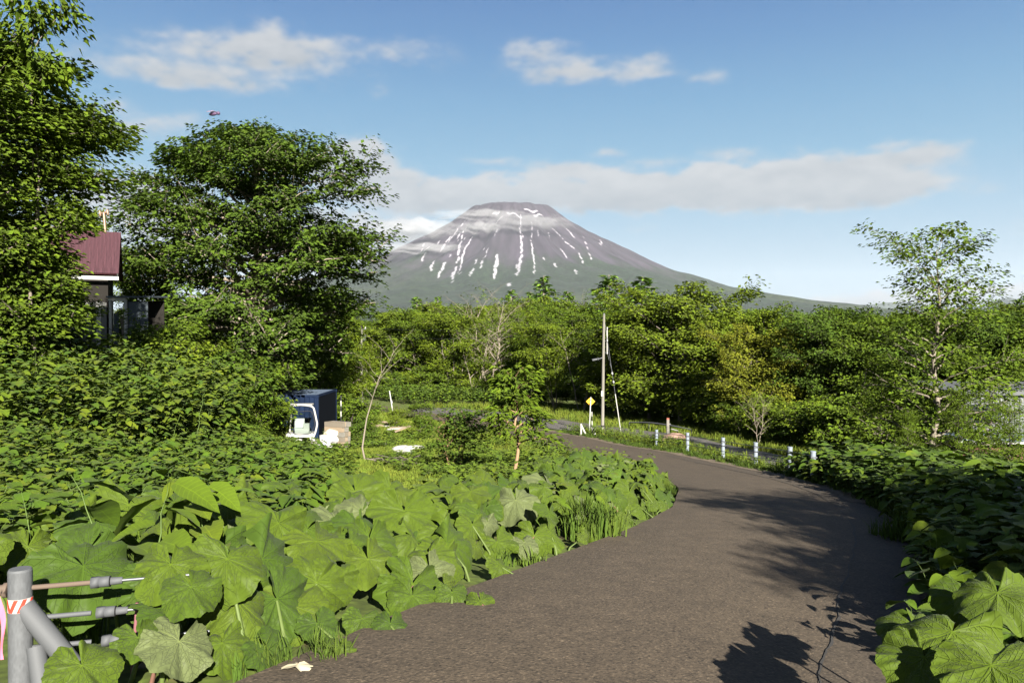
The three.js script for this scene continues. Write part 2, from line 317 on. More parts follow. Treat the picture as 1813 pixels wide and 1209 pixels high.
// ------------------------------------------------------------------ the volcano and the far hills
const MX = (905 - PCX) / FOCAL * 11000, MD = 11000;
{
  const prof = [[0, 1700], [380, 1715], [560, 1745], [660, 1668], [830, 1535], [1150, 1345], [1532, 1170], [2000, 930], [2318, 790], [3104, 555], [3890, 395], [5000, 220], [6500, 90], [8000, 20], [9500, -10]];
  const P = (r) => { let k = 1; while (k < prof.length - 1 && prof[k][0] < r) k++; const a = prof[k - 1], b = prof[k]; return mix(a[1], b[1], clamp((r - a[0]) / (b[0] - a[0]))); };
  const NA = 420, NR = 150;
  const gullies = (az, r) => { const k = smooth(500, 1100, r) * (1 - smooth(2600, 5200, r)), q = az * 9 + fbm(az * 3, r / 900, 2) * 2; return k * (-90 * Math.pow(Math.abs(Math.sin(q * 1.7)), 3) * fbm(az * 4 + 9, r / 1500, 2) * 1.3 + 46 * (fbm(az * 26, r / 420, 4) - 0.5)) + smooth(1500, 4000, r) * 70 * (fbm(az * 18 + 5, r / 500, 4) - 0.5); };
  const g = grid(NA, NR, (i, j) => {
    const az = mix(-Math.PI, Math.PI, i / NA), r = Math.pow(j / NR, 1.5) * 9500;
    const h = P(r) + (j ? gullies(az, r) : 0) + (r < 700 ? 26 * (fbm(az * 5, 3, 3) - 0.5) * (j ? 1 : 0) : 0);
    return [r * Math.sin(az), h, r * Math.cos(az), i / NA, j / NR];
  });
  // what the slopes are made of: scree and bare shrubs high up, forest below, snow lying in the gullies
  const W = 1792, Hh = 720, cv = document.createElement('canvas'); cv.width = W; cv.height = Hh;
  const c2 = cv.getContext('2d'), im = c2.createImageData(W, Hh);
  for (let y = 0; y < Hh; y++) {
    const j = 1 - (y + 0.5) / Hh, r = Math.pow(j, 1.5) * 9500, h = P(r);
    for (let x = 0; x < W; x++) {
      const az = ((x + 0.5) / W * 2 - 1) * Math.PI, n = fbm(az * 22, r / 260, 5), f = fbm(az * 160, r / 26, 3), m = fbm(az * 7, r / 700, 4);
      const wood = smooth(1010, 640, h + (n - 0.5) * 420 + (m - 0.5) * 380), dark = 0.35 + 1.3 * f, streak = 0.86 + 0.3 * fbm(az * 70, r / 2600, 3);
      const rock = [95 * streak, 88 * streak, 97 * streak], tree = [60, 80, 52], light = smooth(0.52, 0.66, m) * smooth(700, 300, h);
      const o = (y * W + x) * 4;
      for (let k = 0; k < 3; k++) im.data[o + k] = mix(rock[k] * (0.8 + 0.4 * n), mix(tree[k], [84, 102, 58][k], light) * dark, wood);
      im.data[o + 3] = 255;
    }
  }
  c2.putImageData(im, 0, 0);
  const R = rng(5);
  const uvOf = (px, py) => {             // place on the near flank that lies on this line of sight
    const h = (HORIZON - py) / FOCAL, X = (px - PCX) / FOCAL; let best = null, bd = 1e9;
    for (let r = 560; r < 4200; r += 8) { const hh = P(r), sx = (d) => X * d - MX; for (const d0 of [MD - r * 0.85]) { const s = clamp(sx(d0) / r, -0.999, 0.999), d = MD - r * Math.sqrt(1 - s * s), e = Math.abs(hh + 0 - h * d - EYE); if (e < bd) { bd = e; best = [Math.atan2(X * d - MX, MD - d), r]; } } }
    return [((best[0] / Math.PI) * 0.5 + 0.5) * W, (1 - Math.pow(best[1] / 9500, 1 / 1.5)) * Hh];
  };
  const snow = (pts, w, gap = 0.15) => {
    const q = pts.map(([x, y]) => uvOf(x, y));
    for (let k = 0; k < q.length - 1; k++) for (let s = 0; s < 60; s++) {
      const t = s / 60, u = (k + t) / (q.length - 1), n = fbm(k * 7 + t * 9 + pts[0][0], pts[0][1], 3);
      if (n < gap + 0.22) continue;
      const x = mix(q[k][0], q[k + 1][0], t) + (fbm(t * 14, k + pts[0][0], 2) - 0.5) * 4, y = mix(q[k][1], q[k + 1][1], t), ww = w * (0.3 + 0.9 * n) * (0.5 + 0.8 * Math.sin(Math.PI * clamp(u * 0.9 + 0.08)));
      c2.fillStyle = 'rgb(255,255,255)'; c2.beginPath(); c2.ellipse(x, y, Math.max(0.45, ww * 0.36), 1.7, 0, 0, 7); c2.fill();
    }
  };
  snow([[922, 376], [920, 405], [924, 430], [920, 465], [914, 487]], 5.5); snow([[941, 393], [940, 420], [944, 450], [946, 482]], 3);
  snow([[826, 398], [817, 425], [812, 450], [801, 490]], 5); snow([[836, 418], [822, 440], [812, 470]], 3); snow([[810, 402], [795, 420], [780, 437]], 3.2); snow([[829, 383], [812, 405], [795, 424]], 3);
  snow([[978, 405], [995, 420], [1018, 438]], 3.4); snow([[1003, 404], [1018, 416]], 2.6); snow([[993, 432], [1004, 448]], 2.4); snow([[1025, 446], [1032, 462]], 2.2);
  snow([[880, 405], [875, 418]], 7); snow([[880, 448], [876, 478]], 7, 0.1); snow([[864, 438], [852, 466]], 2.2); snow([[788, 461], [775, 478]], 3.4); snow([[770, 458], [763, 475]], 3); snow([[838, 472], [832, 486]], 2.6); snow([[898, 374], [925, 381]], 6, 0); snow([[928, 369], [952, 373]], 7, 0); snow([[884, 372], [872, 378]], 5, 0); snow([[945, 376], [962, 380]], 5, 0); snow([[890, 382], [875, 393]], 3, 0);
  snow([[766, 430], [750, 445]], 2.8); snow([[735, 468], [726, 476]], 3); snow([[902, 495], [900, 502]], 3, 0);
  for (let k = 0; k < 30; k++) { const x = 720 + R() * 380, y = 405 + R() * 72; if (Math.abs(x - 905) / 2 + 300 < y + 30) snow([[x, y], [x + (x - 905) * 0.03, y + 3 + R() * 8]], 0.8 + R() * 0.8, 0.2); }
  const tex = new THREE.CanvasTexture(cv); tex.colorSpace = THREE.SRGBColorSpace; tex.wrapS = THREE.RepeatWrapping; tex.magFilter = THREE.LinearFilter;
  const m = structure('mountain', g, std(lin(0.21, 0.2, 0.222), 0.95, { map: tex }), 'cone-shaped volcano with snow streaks in its gullies');
  m.position.set(MX, -8, -MD);
}
{
  const far = std(lin(0.03, 0.04, 0.03), 0.95);
  const hill = (px, py, halfPx, d, depth, label, seed) => {
    const x0 = (px - PCX) / FOCAL * d, top = (HORIZON - py) / FOCAL * d + EYE, w = halfPx / FOCAL * d;
    const g = grid(70, 26, (i, j) => { const u = i / 35 - 1, v = j / 13 - 1, q = Math.max(0, (1 - Math.pow(Math.abs(u), 1.7))) * Math.max(0, 1 - v * v); return [u * w, (top + 60) * q * (0.8 + 0.45 * (fbm(u * 5 + seed, v * 3 + seed, 4) - 0.28)) - 60, v * depth]; });
    const m = structure('hill', g, far, label); m.position.set(x0, 0, -d);
  };
  hill(1335, 511, 85, 15000, 1200, 'bluish rounded hill just right of the volcano', 3);
  hill(1375, 522, 62, 12600, 700, 'small wooded hump at the foot of the volcano', 9);
  hill(1560, 533, 240, 19000, 2500, 'long low blue ridge on the horizon', 14);
  hill(1840, 516, 190, 17000, 2200, 'blue ridge at the right edge behind the tall sparse tree', 21);
}
// thin cloud lying against the summit: lens-shaped bodies with ragged, see-through rims
{
  const alpha = texture(512, (x, y) => { const dx = (x - 0.5) * 2, dy = (y - 0.5) * 2, q = dx * dx + dy * dy, n = fbm(x * 9, y * 9, 5), k = 255 * clamp(smooth(1, 0.1, q + (0.5 - n) * 0.9)) ; return [k, k, k]; }, false);
  alpha.wrapS = alpha.wrapT = THREE.ClampToEdgeWrapping;
  const puff = (px, py, rx, ry, d, o, label) => {
    const c = at(px, py, d), k = d / FOCAL;
    const g = grid(28, 14, (i, j) => { const u = i / 14 - 1, v = j / 7 - 1, q = Math.max(0, 1 - (u * u + v * v) / 2); return [u * rx * k, v * ry * k + Math.sin(i * 0.9) * ry * k * 0.12, q * ry * k * 1.4 + (fbm(i * 0.4, j * 0.5, 3) - 0.5) * 60, i / 28, j / 14]; });
    const m = mesh('cloud', g, std(lin(0.15, 0.153, 0.16), 1, { alphaMap: alpha, transparent: true, opacity: o })); m.position.copy(c); tag(m, label, 'cloud', 'thin clouds against the volcano');
  };
  puff(930, 397, 95, 17, 9600, 0.4, 'thin veil of cloud across the snowy gullies just below the summit');
  puff(845, 405, 46, 14, 9500, 0.5, 'small puff of cloud left of the summit gullies');
  puff(745, 441, 95, 12, 9300, 0.5, 'flat wisp of cloud crossing the left flank of the volcano');
  puff(735, 408, 90, 24, 9900, 0.55, 'cloud bank leaning on the left shoulder of the volcano');
  puff(850, 382, 100, 12, 9800, 0.45, 'cloud shred hiding the left rim of the summit');
}
console.log('land done');
// ------------------------------------------------------------------ plants: materials
const leafMat = (r, g, b, extra = {}) => new THREE.MeshPhysicalMaterial({ color: lin(r, g, b), roughness: 0.92, side: THREE.DoubleSide, transmission: 0.26, thickness: 0, specularIntensity: 0.14, ...extra });
const bark = std(lin(0.11, 0.092, 0.075), 0.95), barkPale = std(lin(0.13, 0.112, 0.088), 0.9), barkDark = std(lin(0.05, 0.042, 0.034), 0.95), barkMid = std(lin(0.16, 0.135, 0.105), 0.95);
const LEAF = { deep: leafMat(0.0432, 0.0744, 0.0060, { vertexColors: true }), mid: leafMat(0.0599, 0.0945, 0.0054, { vertexColors: true }), fresh: leafMat(0.0814, 0.1155, 0.0063, { vertexColors: true }), gold: leafMat(0.1100, 0.1225, 0.0088, { vertexColors: true }), conifer: leafMat(0.0998, 0.1746, 0.0205, { vertexColors: true, transmission: 0.15 }) };

// ------------------------------------------------------------------ trees
const T0 = V(0, 0, 0), T1 = V(0, 0, 0), T2 = V(0, 0, 0), T3 = V(0, 0, 0);
function spray(crown, c, out, R, o) {                // a flat fan of leaves at a twig end
  const n = Math.round(o.leaves * (0.65 + 0.7 * R())), tiltx = (R() - 0.5) * 0.9, tiltz = (R() - 0.5) * 0.9, tone = 0.8 + 0.4 * R(), rs = o.rs * (0.7 + 0.6 * R());
  for (let k = 0; k < n; k++) {
    const a = R() * 6.283, q = Math.sqrt(R()) * rs, x = Math.cos(a) * q, z = Math.sin(a) * q;
    T0.set(c.x + x, c.y + (R() - 0.5) * rs * o.thick - q * q / rs * 0.25 + x * tiltx + z * tiltz, c.z + z);
    T1.set(Math.cos(a) + out.x * 0.6 + (R() - 0.5), -0.25 + (R() - 0.5) * 0.7, Math.sin(a) + out.z * 0.6 + (R() - 0.5)).normalize();
    T3.set((R() - 0.5) * o.flutter + out.x * 0.35, 1, (R() - 0.5) * o.flutter + out.z * 0.35).normalize();
    T2.crossVectors(T1, T3).normalize(); T3.crossVectors(T2, T1);
    const l = o.leafL * (0.65 + 0.7 * R()), t = tone * (0.82 + 0.36 * R()), warm = (R() - 0.5) * 0.16;
    crown.leaf(T0, T1, T2, T3, l, l * o.aspect, l * 0.12, [t * (1 + warm), t, t * (1 - warm)]);
  }
}
function envAt(env, t) { let k = 1; while (k < env.length - 1 && env[k][0] < t) k++; const a = env[k - 1], b = env[k]; return mix(a[1], b[1], clamp((t - a[0]) / (b[0] - a[0]))); }
function makeTree(seed, p) {
  const R = rng(seed), wood = new Geo(), crown = new Geo();
  const o = { H: 8, base: 2, env: [[0, 2.5], [0.4, 3], [1, 0.6]], r: 0.14, limbs: 18, subs: 6, leaves: 34, leafL: 0.18, rs: 0.5, thick: 0.75, aspect: 0.36, flutter: 1.1, lean: [0, 0], rise: [0.25, 0.8], seg: 6, start: 0.3, twig: 0.35, stems: 1, lobes: 0.3, wiggle: 0.12, ...p };
  for (let st = 0; st < o.stems; st++) {
    const sa = R() * 6.283, sl = o.stems > 1 ? o.H * 0.28 * (0.5 + R()) : 0, n = 9, pts = [], rad = [], H = o.H * (o.stems > 1 ? 0.75 + 0.3 * R() : 1);
    for (let k = 0; k <= n; k++) { const t = k / n; pts.push(V(o.lean[0] * t * t + Math.cos(sa) * sl * t + (k && k < n ? (R() - 0.5) * o.wiggle * 2 : 0), -0.35 + (H * 0.97 + 0.35) * t, o.lean[1] * t * t + Math.sin(sa) * sl * t + (k && k < n ? (R() - 0.5) * o.wiggle * 2 : 0))); rad.push(o.r * (1.25 - 0.35 * smooth(0, 0.12, t)) * Math.pow(1 - t * 0.93, 0.85) / Math.sqrt(o.stems)); }
    wood.tube(pts, rad, o.seg);
    const curve = new THREE.CatmullRomCurve3(pts), limbs = Math.max(3, Math.round(o.limbs / o.stems)), ph = R() * 6.28;
    for (let i = 0; i < limbs; i++) {
      const t = clamp((i + R() * 0.9) / limbs), ha = o.base + (H - o.base) * t * 0.95, tr = clamp((ha + 0.35) / (H * 0.97 + 0.35)), a0 = curve.getPoint(tr), az = ph + i * 2.399 + (R() - 0.5) * 0.6;
      const lobe = 1 + o.lobes * Math.sin(az * 2 + ph) * Math.cos(t * 5 + ph) + (R() - 0.5) * o.lobes * 1.3, len = envAt(o.env, t) * clamp(lobe, 0.45, 1.45) * (o.push ? o.push(az, t) : 1), up = mix(o.rise[0], o.rise[1], t) + (R() - 0.5) * 0.45;
      if (len < 0.15) continue;
      const dir = V(Math.cos(az), 0, Math.sin(az)), rise = len * up, sag = len * (o.sag ?? 0.12), lp = [], lr = [], m = 5, r0 = Math.max(0.008, o.r * Math.pow(1 - tr * 0.93, 0.85) * (0.5 + 0.2 * R()) / Math.sqrt(o.stems));
      for (let k = 0; k <= m; k++) { const s = k / m; lp.push(V(a0.x + dir.x * len * s + (k ? (R() - 0.5) * len * 0.09 : 0), a0.y + rise * s + Math.sin(s * 2.8) * sag, a0.z + dir.z * len * s + (k ? (R() - 0.5) * len * 0.09 : 0))); lr.push(r0 * (1 - 0.86 * s)); }
      wood.tube(lp, lr, 5, false);
      const lc = new THREE.CatmullRomCurve3(lp), ns = Math.max(2, Math.round(o.subs * (0.5 + len / 3)));
      for (let q = 0; q < ns; q++) {
        const s = mix(o.start, 1, (q + R() * 0.8) / ns), b = lc.getPoint(Math.min(1, s)), side = q % 2 ? 1 : -1, an = az + side * (0.5 + R() * 0.9), sl2 = len * o.twig * (1.25 - 0.7 * s) * (0.6 + 0.7 * R()) + 0.08, e = V(b.x + Math.cos(an) * sl2, b.y + sl2 * (R() * 1.25 - 0.25), b.z + Math.sin(an) * sl2);
        wood.tube([b, V((b.x + e.x) / 2, (b.y + e.y) / 2 + sl2 * 0.06, (b.z + e.z) / 2), e], [Math.max(0.005, r0 * 0.35 * (1 - 0.6 * s)), Math.max(0.004, r0 * 0.2), 0.003], 3, false);
        if (o.bare && R() < o.bare) continue;
        spray(crown, e, dir, R, o);
        if (sl2 > o.rs * 0.9) spray(crown, V(mix(b.x, e.x, 0.45), mix(b.y, e.y, 0.45) + 0.05, mix(b.z, e.z, 0.45)), dir, R, o);
      }
      if (!(o.bare && R() < o.bare)) spray(crown, lp[m], dir, R, o);
    }
    if (!o.bare) for (let k = 0; k < 3; k++) spray(crown, curve.getPoint(1 - k * 0.035), V(0, 0, 0), R, o);
  }
  return { wood: wood.build(true), crown: crown.build() };
}
function makeLarch(seed, H, R0) {
  const R = rng(seed), wood = new Geo(), crown = new Geo();
  wood.tube([V(0, -0.3, 0), V(0.05, H * 0.5, 0), V(0, H, 0)], [H * 0.017, H * 0.01, 0.01], 6);
  const n = Math.round(H * 9);
  for (let i = 0; i < n; i++) {
    const t = (i + R()) / n, h = H * (0.12 + 0.88 * t), len = R0 * Math.pow(1 - t, 0.75) * (0.55 + 0.6 * R()) + 0.1, az = i * 2.4 + R(), dx = Math.cos(az), dz = Math.sin(az), e = V(dx * len, h + len * (0.05 + 0.25 * t), dz * len);
    wood.tube([V(0, h, 0), e], [0.025, 0.006], 3, false);
    const m = Math.round(14 + len * 26);
    for (let k = 0; k < m; k++) {
      const s = 0.12 + 0.88 * R(); T0.set(e.x * s + (R() - 0.5) * 0.3 * len, mix(h, e.y, s) - R() * 0.16, e.z * s + (R() - 0.5) * 0.3 * len);
      T1.set(dx + (R() - 0.5) * 1.6, -0.3 + (R() - 0.5), dz + (R() - 0.5) * 1.6).normalize(); T3.set((R() - 0.5), 1, (R() - 0.5)).normalize(); T2.crossVectors(T1, T3).normalize(); T3.crossVectors(T2, T1);
      const l = 0.2 + 0.2 * R(), c = 0.75 + 0.5 * R(); crown.leaf(T0, T1, T2, T3, l, l * 0.24, 0.02, [c, c, c]);
    }
  }
  return { wood: wood.build(true), crown: crown.build() };
}
function plantTree(name, kit, x, d, turn, sc, wood, leaf, label, category, grp) {
  const y = GH(x, d), g = group(name, x, y - 0.02, -d, turn); g.scale.set(sc[0], sc[1], sc[2] ?? sc[0]);
  mesh('trunk', kit.wood, wood, g); mesh('crown', kit.crown, leaf, g);
  return tag(g, label, category, grp);
}

// ------------------------------------------------------------------ big leaves
const fukiTex = (() => {
  const S = 512, cv = document.createElement('canvas'); cv.width = cv.height = S; const c = cv.getContext('2d'), bm = document.createElement('canvas'); bm.width = bm.height = S; const b = bm.getContext('2d');
  c.fillStyle = 'rgb(196,196,196)'; c.fillRect(0, 0, S, S); b.fillStyle = 'rgb(128,128,128)'; b.fillRect(0, 0, S, S);
  const R = rng(31);
  for (let k = 0; k < 2600; k++) { const x = R() * S, y = R() * S, r = 3 + R() * 12, v = 176 + R() * 44; c.fillStyle = `rgba(${v},${v},${v},0.22)`; c.beginPath(); c.arc(x, y, r, 0, 7); c.fill(); const w = 90 + R() * 80; b.fillStyle = `rgba(${w},${w},${w},0.25)`; b.beginPath(); b.arc(x, y, r * 1.3, 0, 7); b.fill(); }
  const vein = (x, y, a, len, w) => {
    let px = x, py = y; const n = 12; 
    for (let k = 0; k < n; k++) { a += (R() - 0.5) * 0.16; const qx = px + Math.cos(a) * len / n, qy = py + Math.sin(a) * len / n, ww = w * (1 - k / n * 0.8);
      c.strokeStyle = 'rgba(240,240,205,0.36)'; c.lineWidth = ww; c.beginPath(); c.moveTo(px, py); c.lineTo(qx, qy); c.stroke(); b.strokeStyle = 'rgba(15,15,15,0.8)'; b.lineWidth = ww * 2.2; b.beginPath(); b.moveTo(px, py); b.lineTo(qx, qy); b.stroke();
      if (w > 1.8 && k > 1 && k % 2) for (const s of [-1, 1]) vein(px, py, a + s * (0.55 + 0.3 * R()), len * (0.5 - 0.025 * k), w * 0.42);
      else if (w > 0.9 && k % 3 === 1) vein(px, py, a + (R() < 0.5 ? -1 : 1) * (0.7 + R() * 0.3), len * 0.35, w * 0.5);
      px = qx; py = qy; }
  };
  for (let k = 0; k < 9; k++) vein(S / 2, S / 2, -Math.PI / 2 + (k - 4) * 0.62, S * 0.47, 3.2);
  const t = new THREE.CanvasTexture(cv); t.colorSpace = THREE.SRGBColorSpace; t.magFilter = THREE.LinearFilter;
  const u = new THREE.CanvasTexture(bm); u.magFilter = THREE.LinearFilter;
  return [t, u];
})();
const fukiMat = (r, g, b) => leafMat(r, g, b, { map: fukiTex[0], bumpMap: fukiTex[1], bumpScale: 0.012, roughness: 0.86, transmission: 0.2, clearcoat: 0.04, clearcoatRoughness: 0.4, specularIntensity: 0.25 });
const FUKI = [fukiMat(0.0631, 0.1087, 0.0052), fukiMat(0.0730, 0.1173, 0.0052), fukiMat(0.0773, 0.1226, 0.0052), fukiMat(0.0506, 0.0946, 0.0060), fukiMat(0.0804, 0.1226, 0.0060)], FUKI_PALE = fukiMat(0.1263, 0.1559, 0.0578), fukiStalk = std(lin(0.06, 0.085, 0.02), 0.6), fukiStalkRed = std(lin(0.1, 0.05, 0.037), 0.6);
function fukiBlade(seed, NA = 90, NR = 8) {          // kidney-shaped blade, radius 1, stalk at the origin, notch towards -z
  const R = rng(seed), ph = R() * 6, ph2 = R() * 6, cup = (R() - 0.35) * 0.6, fold = 0.16 + 0.24 * R(), droop = 0.12 + 0.5 * R(), saddle = (R() - 0.3) * 0.45, ph3 = R() * 6, torn = R() < 0.4 ? R() * 6 : -1, notch = 0.12 + 0.3 * R();
  const p = [], uv = [], idx = [];
  for (let j = 0; j <= NR; j++) for (let i = 0; i <= NA; i++) {
    const t = i / NA, a = -Math.PI / 2 + notch + t * (2 * Math.PI - 2 * notch), s = j / NR, edge = Math.min(t, 1 - t) * 12;
    let r = (0.8 + 0.2 * Math.cos((t - 0.5) * 5.2) * 0.6 + 0.035 * Math.sin(a * 3 + ph) + 0.028 * Math.sin(a * 11 + ph2) + 0.03 * Math.abs(Math.sin(i * 1.27))) * (0.72 + 0.28 * smooth(0, 1, edge));
    if (torn >= 0 && Math.abs(a + 1.5 - torn) < 0.14) r *= 0.72;
    r *= s;
    const rib = Math.cos((t - 0.5) * 9 * Math.PI * 2 * 0.5) , y = cup * r * r * 0.5 - droop * Math.pow(s, 3) * (0.7 + 0.5 * Math.sin(a * 2 + ph)) + fold * 0.42 * s * Math.sin(a * 4 + ph) * s + rib * 0.03 * s + 0.3 * s * (fbm(Math.cos(a) * r * 3 + seed, Math.sin(a) * r * 3, 3) - 0.5) + 0.03 * Math.sin(a * 17 + ph2) * s * s + 0.075 * s * (Math.abs(Math.sin(a * 4.5 + ph)) - 0.6) + 0.03 * s * s * Math.abs(Math.sin(a * 9 + ph)) + saddle * s * s * 0.5 * Math.cos(2 * a + ph3) + 0.05 * Math.sin(a * 7 + ph3) * s * s * s;
    p.push(Math.cos(a) * r, y, Math.sin(a) * r); uv.push(0.5 + Math.cos(a) * r * 0.47, 0.5 + Math.sin(a) * r * 0.47);
  }
  for (let j = 0; j < NR; j++) for (let i = 0; i < NA; i++) { const q = j * (NA + 1) + i; idx.push(q, q + NA + 1, q + 1, q + 1, q + NA + 1, q + NA + 2); }
  const g = new THREE.BufferGeometry(); g.setAttribute('position', new THREE.Float32BufferAttribute(p, 3)); g.setAttribute('uv', new THREE.Float32BufferAttribute(uv, 2)); g.setIndex(idx); g.computeVertexNormals();
  return g;
}
const BLADES = Array.from({ length: 14 }, (_, k) => fukiBlade(100 + k)), BLADES_LOW = Array.from({ length: 6 }, (_, k) => fukiBlade(200 + k, 22, 3));
const STALKS = Array.from({ length: 4 }, (_, k) => { const R = rng(300 + k), g = new Geo(), a = R() * 6; g.tube([V(Math.cos(a) * 0.22, -0.06, Math.sin(a) * 0.22), V(Math.cos(a) * 0.18, 0.35, Math.sin(a) * 0.18), V(Math.cos(a) * 0.07, 0.75, Math.sin(a) * 0.07), V(0, 1, 0)], [0.016, 0.014, 0.011, 0.008], 6); return g.build(true); });
const qn = new THREE.Quaternion(), up = V(0, 1, 0);
function butterbur(x, d, h, r, normal, spin, mat, label, grp, k, pale) {
  const y = GH(x, d), g = group('butterbur_plant', x, y, -d), b = mesh('leaf', BLADES[k % BLADES.length], mat, g);
  b.position.set(0, h, 0); b.quaternion.setFromUnitVectors(up, normal).multiply(qn.setFromAxisAngle(up, spin)); b.scale.setScalar(r);
  const s = mesh('stalk', STALKS[k % 4], k % 7 === 3 ? fukiStalkRed : fukiStalk, g); s.scale.set(1, h - 0.012, 1); s.rotation.y = k * 1.3;
  return tag(g, label, 'butterbur', grp);
}
// knotweed: zigzag stem, broad oval leaves
function ovalLeaf(seed) {
  const R = rng(seed), bend = 0.25 + 0.5 * R(), foldUp = 0.1 + 0.22 * R(), p = [], uv = [], idx = [], N = 7, tw = (R() - 0.5) * 0.5;
  for (let j = 0; j <= N; j++) for (let i = -2; i <= 2; i++) {
    const t = j / N, w = 0.37 * Math.pow(Math.sin(Math.PI * Math.pow(clamp(t * 0.97 + 0.03), 0.62)), 0.8) * (j === N ? 0 : 1), z = t - 0.02, x = i / 2 * w;
    p.push(x + tw * t * t * 0.2, -bend * t * t * 0.5 + foldUp * Math.abs(x) + 0.014 * Math.sin(t * 21 + i), z); uv.push(0.5 + i * 0.12, 0.03 + t * 0.94);
  }
  for (let j = 0; j < N; j++) for (let i = 0; i < 4; i++) { const q = j * 5 + i; idx.push(q, q + 5, q + 1, q + 1, q + 5, q + 6); }
  const g = new THREE.BufferGeometry(); g.setAttribute('position', new THREE.Float32BufferAttribute(p, 3)); g.setAttribute('uv', new THREE.Float32BufferAttribute(uv, 2)); g.setIndex(idx); g.computeVertexNormals();
  return g;
}
const OVALS = Array.from({ length: 6 }, (_, k) => ovalLeaf(400 + k));
const ovalTex = (() => {
  const S = 256, cv = document.createElement('canvas'); cv.width = cv.height = S; const c = cv.getContext('2d'); c.fillStyle = 'rgb(205,205,205)'; c.fillRect(0, 0, S, S);
  const R = rng(32); for (let k = 0; k < 900; k++) { const v = 188 + R() * 40; c.fillStyle = `rgba(${v},${v},${v},0.25)`; c.beginPath(); c.arc(R() * S, R() * S, 2 + R() * 7, 0, 7); c.fill(); }
  c.strokeStyle = 'rgba(250,250,210,0.75)'; c.lineWidth = 4; c.beginPath(); c.moveTo(S / 2, S); c.lineTo(S / 2, 0); c.stroke(); c.lineWidth = 1.6;
  for (let k = 1; k < 11; k++) for (const s of [-1, 1]) { const y = S - k * 22; c.beginPath(); c.moveTo(S / 2, y); c.quadraticCurveTo(S / 2 + s * 34, y - 8, S / 2 + s * 70, y - 36); c.stroke(); }
  const t = new THREE.CanvasTexture(cv); t.colorSpace = THREE.SRGBColorSpace; t.magFilter = THREE.LinearFilter; return t;
})();
const knotMat = (r, g, b) => leafMat(r, g, b, { map: ovalTex, roughness: 0.88, transmission: 0.25, clearcoat: 0.04, clearcoatRoughness: 0.4, specularIntensity: 0.2 });
const KNOT = [knotMat(0.0704, 0.1248, 0.0067), knotMat(0.0866, 0.1390, 0.0067), knotMat(0.1023, 0.1463, 0.0067), knotMat(0.0572, 0.1068, 0.0077)], knotStem = std(lin(0.05, 0.08, 0.015), 0.6);
function knotPlan(seed, H, nLeaf, size) {            // stem points and leaf places
  const R = rng(seed), a = R() * 6.28, lean = 0.08 + 0.22 * R(), pts = []; let zig = 1;
  for (let k = 0; k <= 8; k++) { const t = k / 8; zig = -zig; pts.push(V(Math.cos(a) * lean * H * t * t + zig * 0.012, -0.05 + H * t - lean * H * t * t * t * 0.4, Math.sin(a) * lean * H * t * t + zig * 0.01)); }
  const c = new THREE.CatmullRomCurve3(pts), out = [];
  for (let k = 0; k < nLeaf; k++) {
    const t = mix(0.3, 1, (k + R() * 0.3) / (nLeaf - 0.7)), an = a + (k % 2 ? 1.57 : -1.57) + (R() - 0.5) * 1.9, p = c.getPoint(Math.min(1, t)), pet = 0.03 + 0.04 * R();
    const m = new THREE.Object3D(); m.position.set(p.x + Math.cos(an) * pet, p.y + pet * 0.5, p.z + Math.sin(an) * pet); m.rotation.set(0, 0, 0); m.rotateY(Math.PI / 2 - an); m.rotateX(0.05 + (R() - 0.5) * 0.75); m.rotateZ((R() - 0.5) * 0.7);
    const l = size * (0.7 + 0.5 * R()) * (t > 0.93 ? 0.6 : 1); m.scale.set(l * 0.95, l, l); m.updateMatrix(); out.push([OVALS[Math.floor(R() * OVALS.length)], m.matrix.clone()]);
  }
  const g = new Geo(); g.tube(pts, pts.map((_, k) => 0.011 * (1 - k / 10)), 5);
  return { stem: g.build(true), leaves: out };
}
function knotThing(plan, mat) {
  const g = new THREE.Group(); mesh('stem', plan.stem, knotStem, g);
  for (const [geo, m] of plan.leaves) { const l = mesh('leaf', geo, mat, g); m.decompose(l.position, l.quaternion, l.scale); }
  return g;
}
function knotMerged(plan) {                          // one plant in one geometry, for the far mass
  const gs = plan.leaves.map(([geo, m]) => geo.clone().applyMatrix4(m)); return mergeGeometries(gs);
}
function scatter(name, geo, mat, places, label, category, R, tint = 0.2, parent) {
  if (!places.length) return null;
  const im = new THREE.InstancedMesh(geo, mat, places.length), o = new THREE.Object3D(), c = new THREE.Color();
  places.forEach(([x, y, z, turn, s, sy, tiltx = 0, tiltz = 0], k) => { o.position.set(x, y, z); o.rotation.set(tiltx, turn, tiltz); o.scale.set(s, sy ?? s, s); o.updateMatrix(); im.setMatrixAt(k, o.matrix); const t = 1 + (R() - 0.5) * 2 * tint, w = 1 + (R() - 0.5) * tint; im.setColorAt(k, c.setRGB(t * w, t, t)); });
  im.castShadow = im.receiveShadow = true; im.name = parent ? name : numbered(name); (parent ?? scene).add(im);
  return tag(im, label, category, undefined, 'stuff');
}
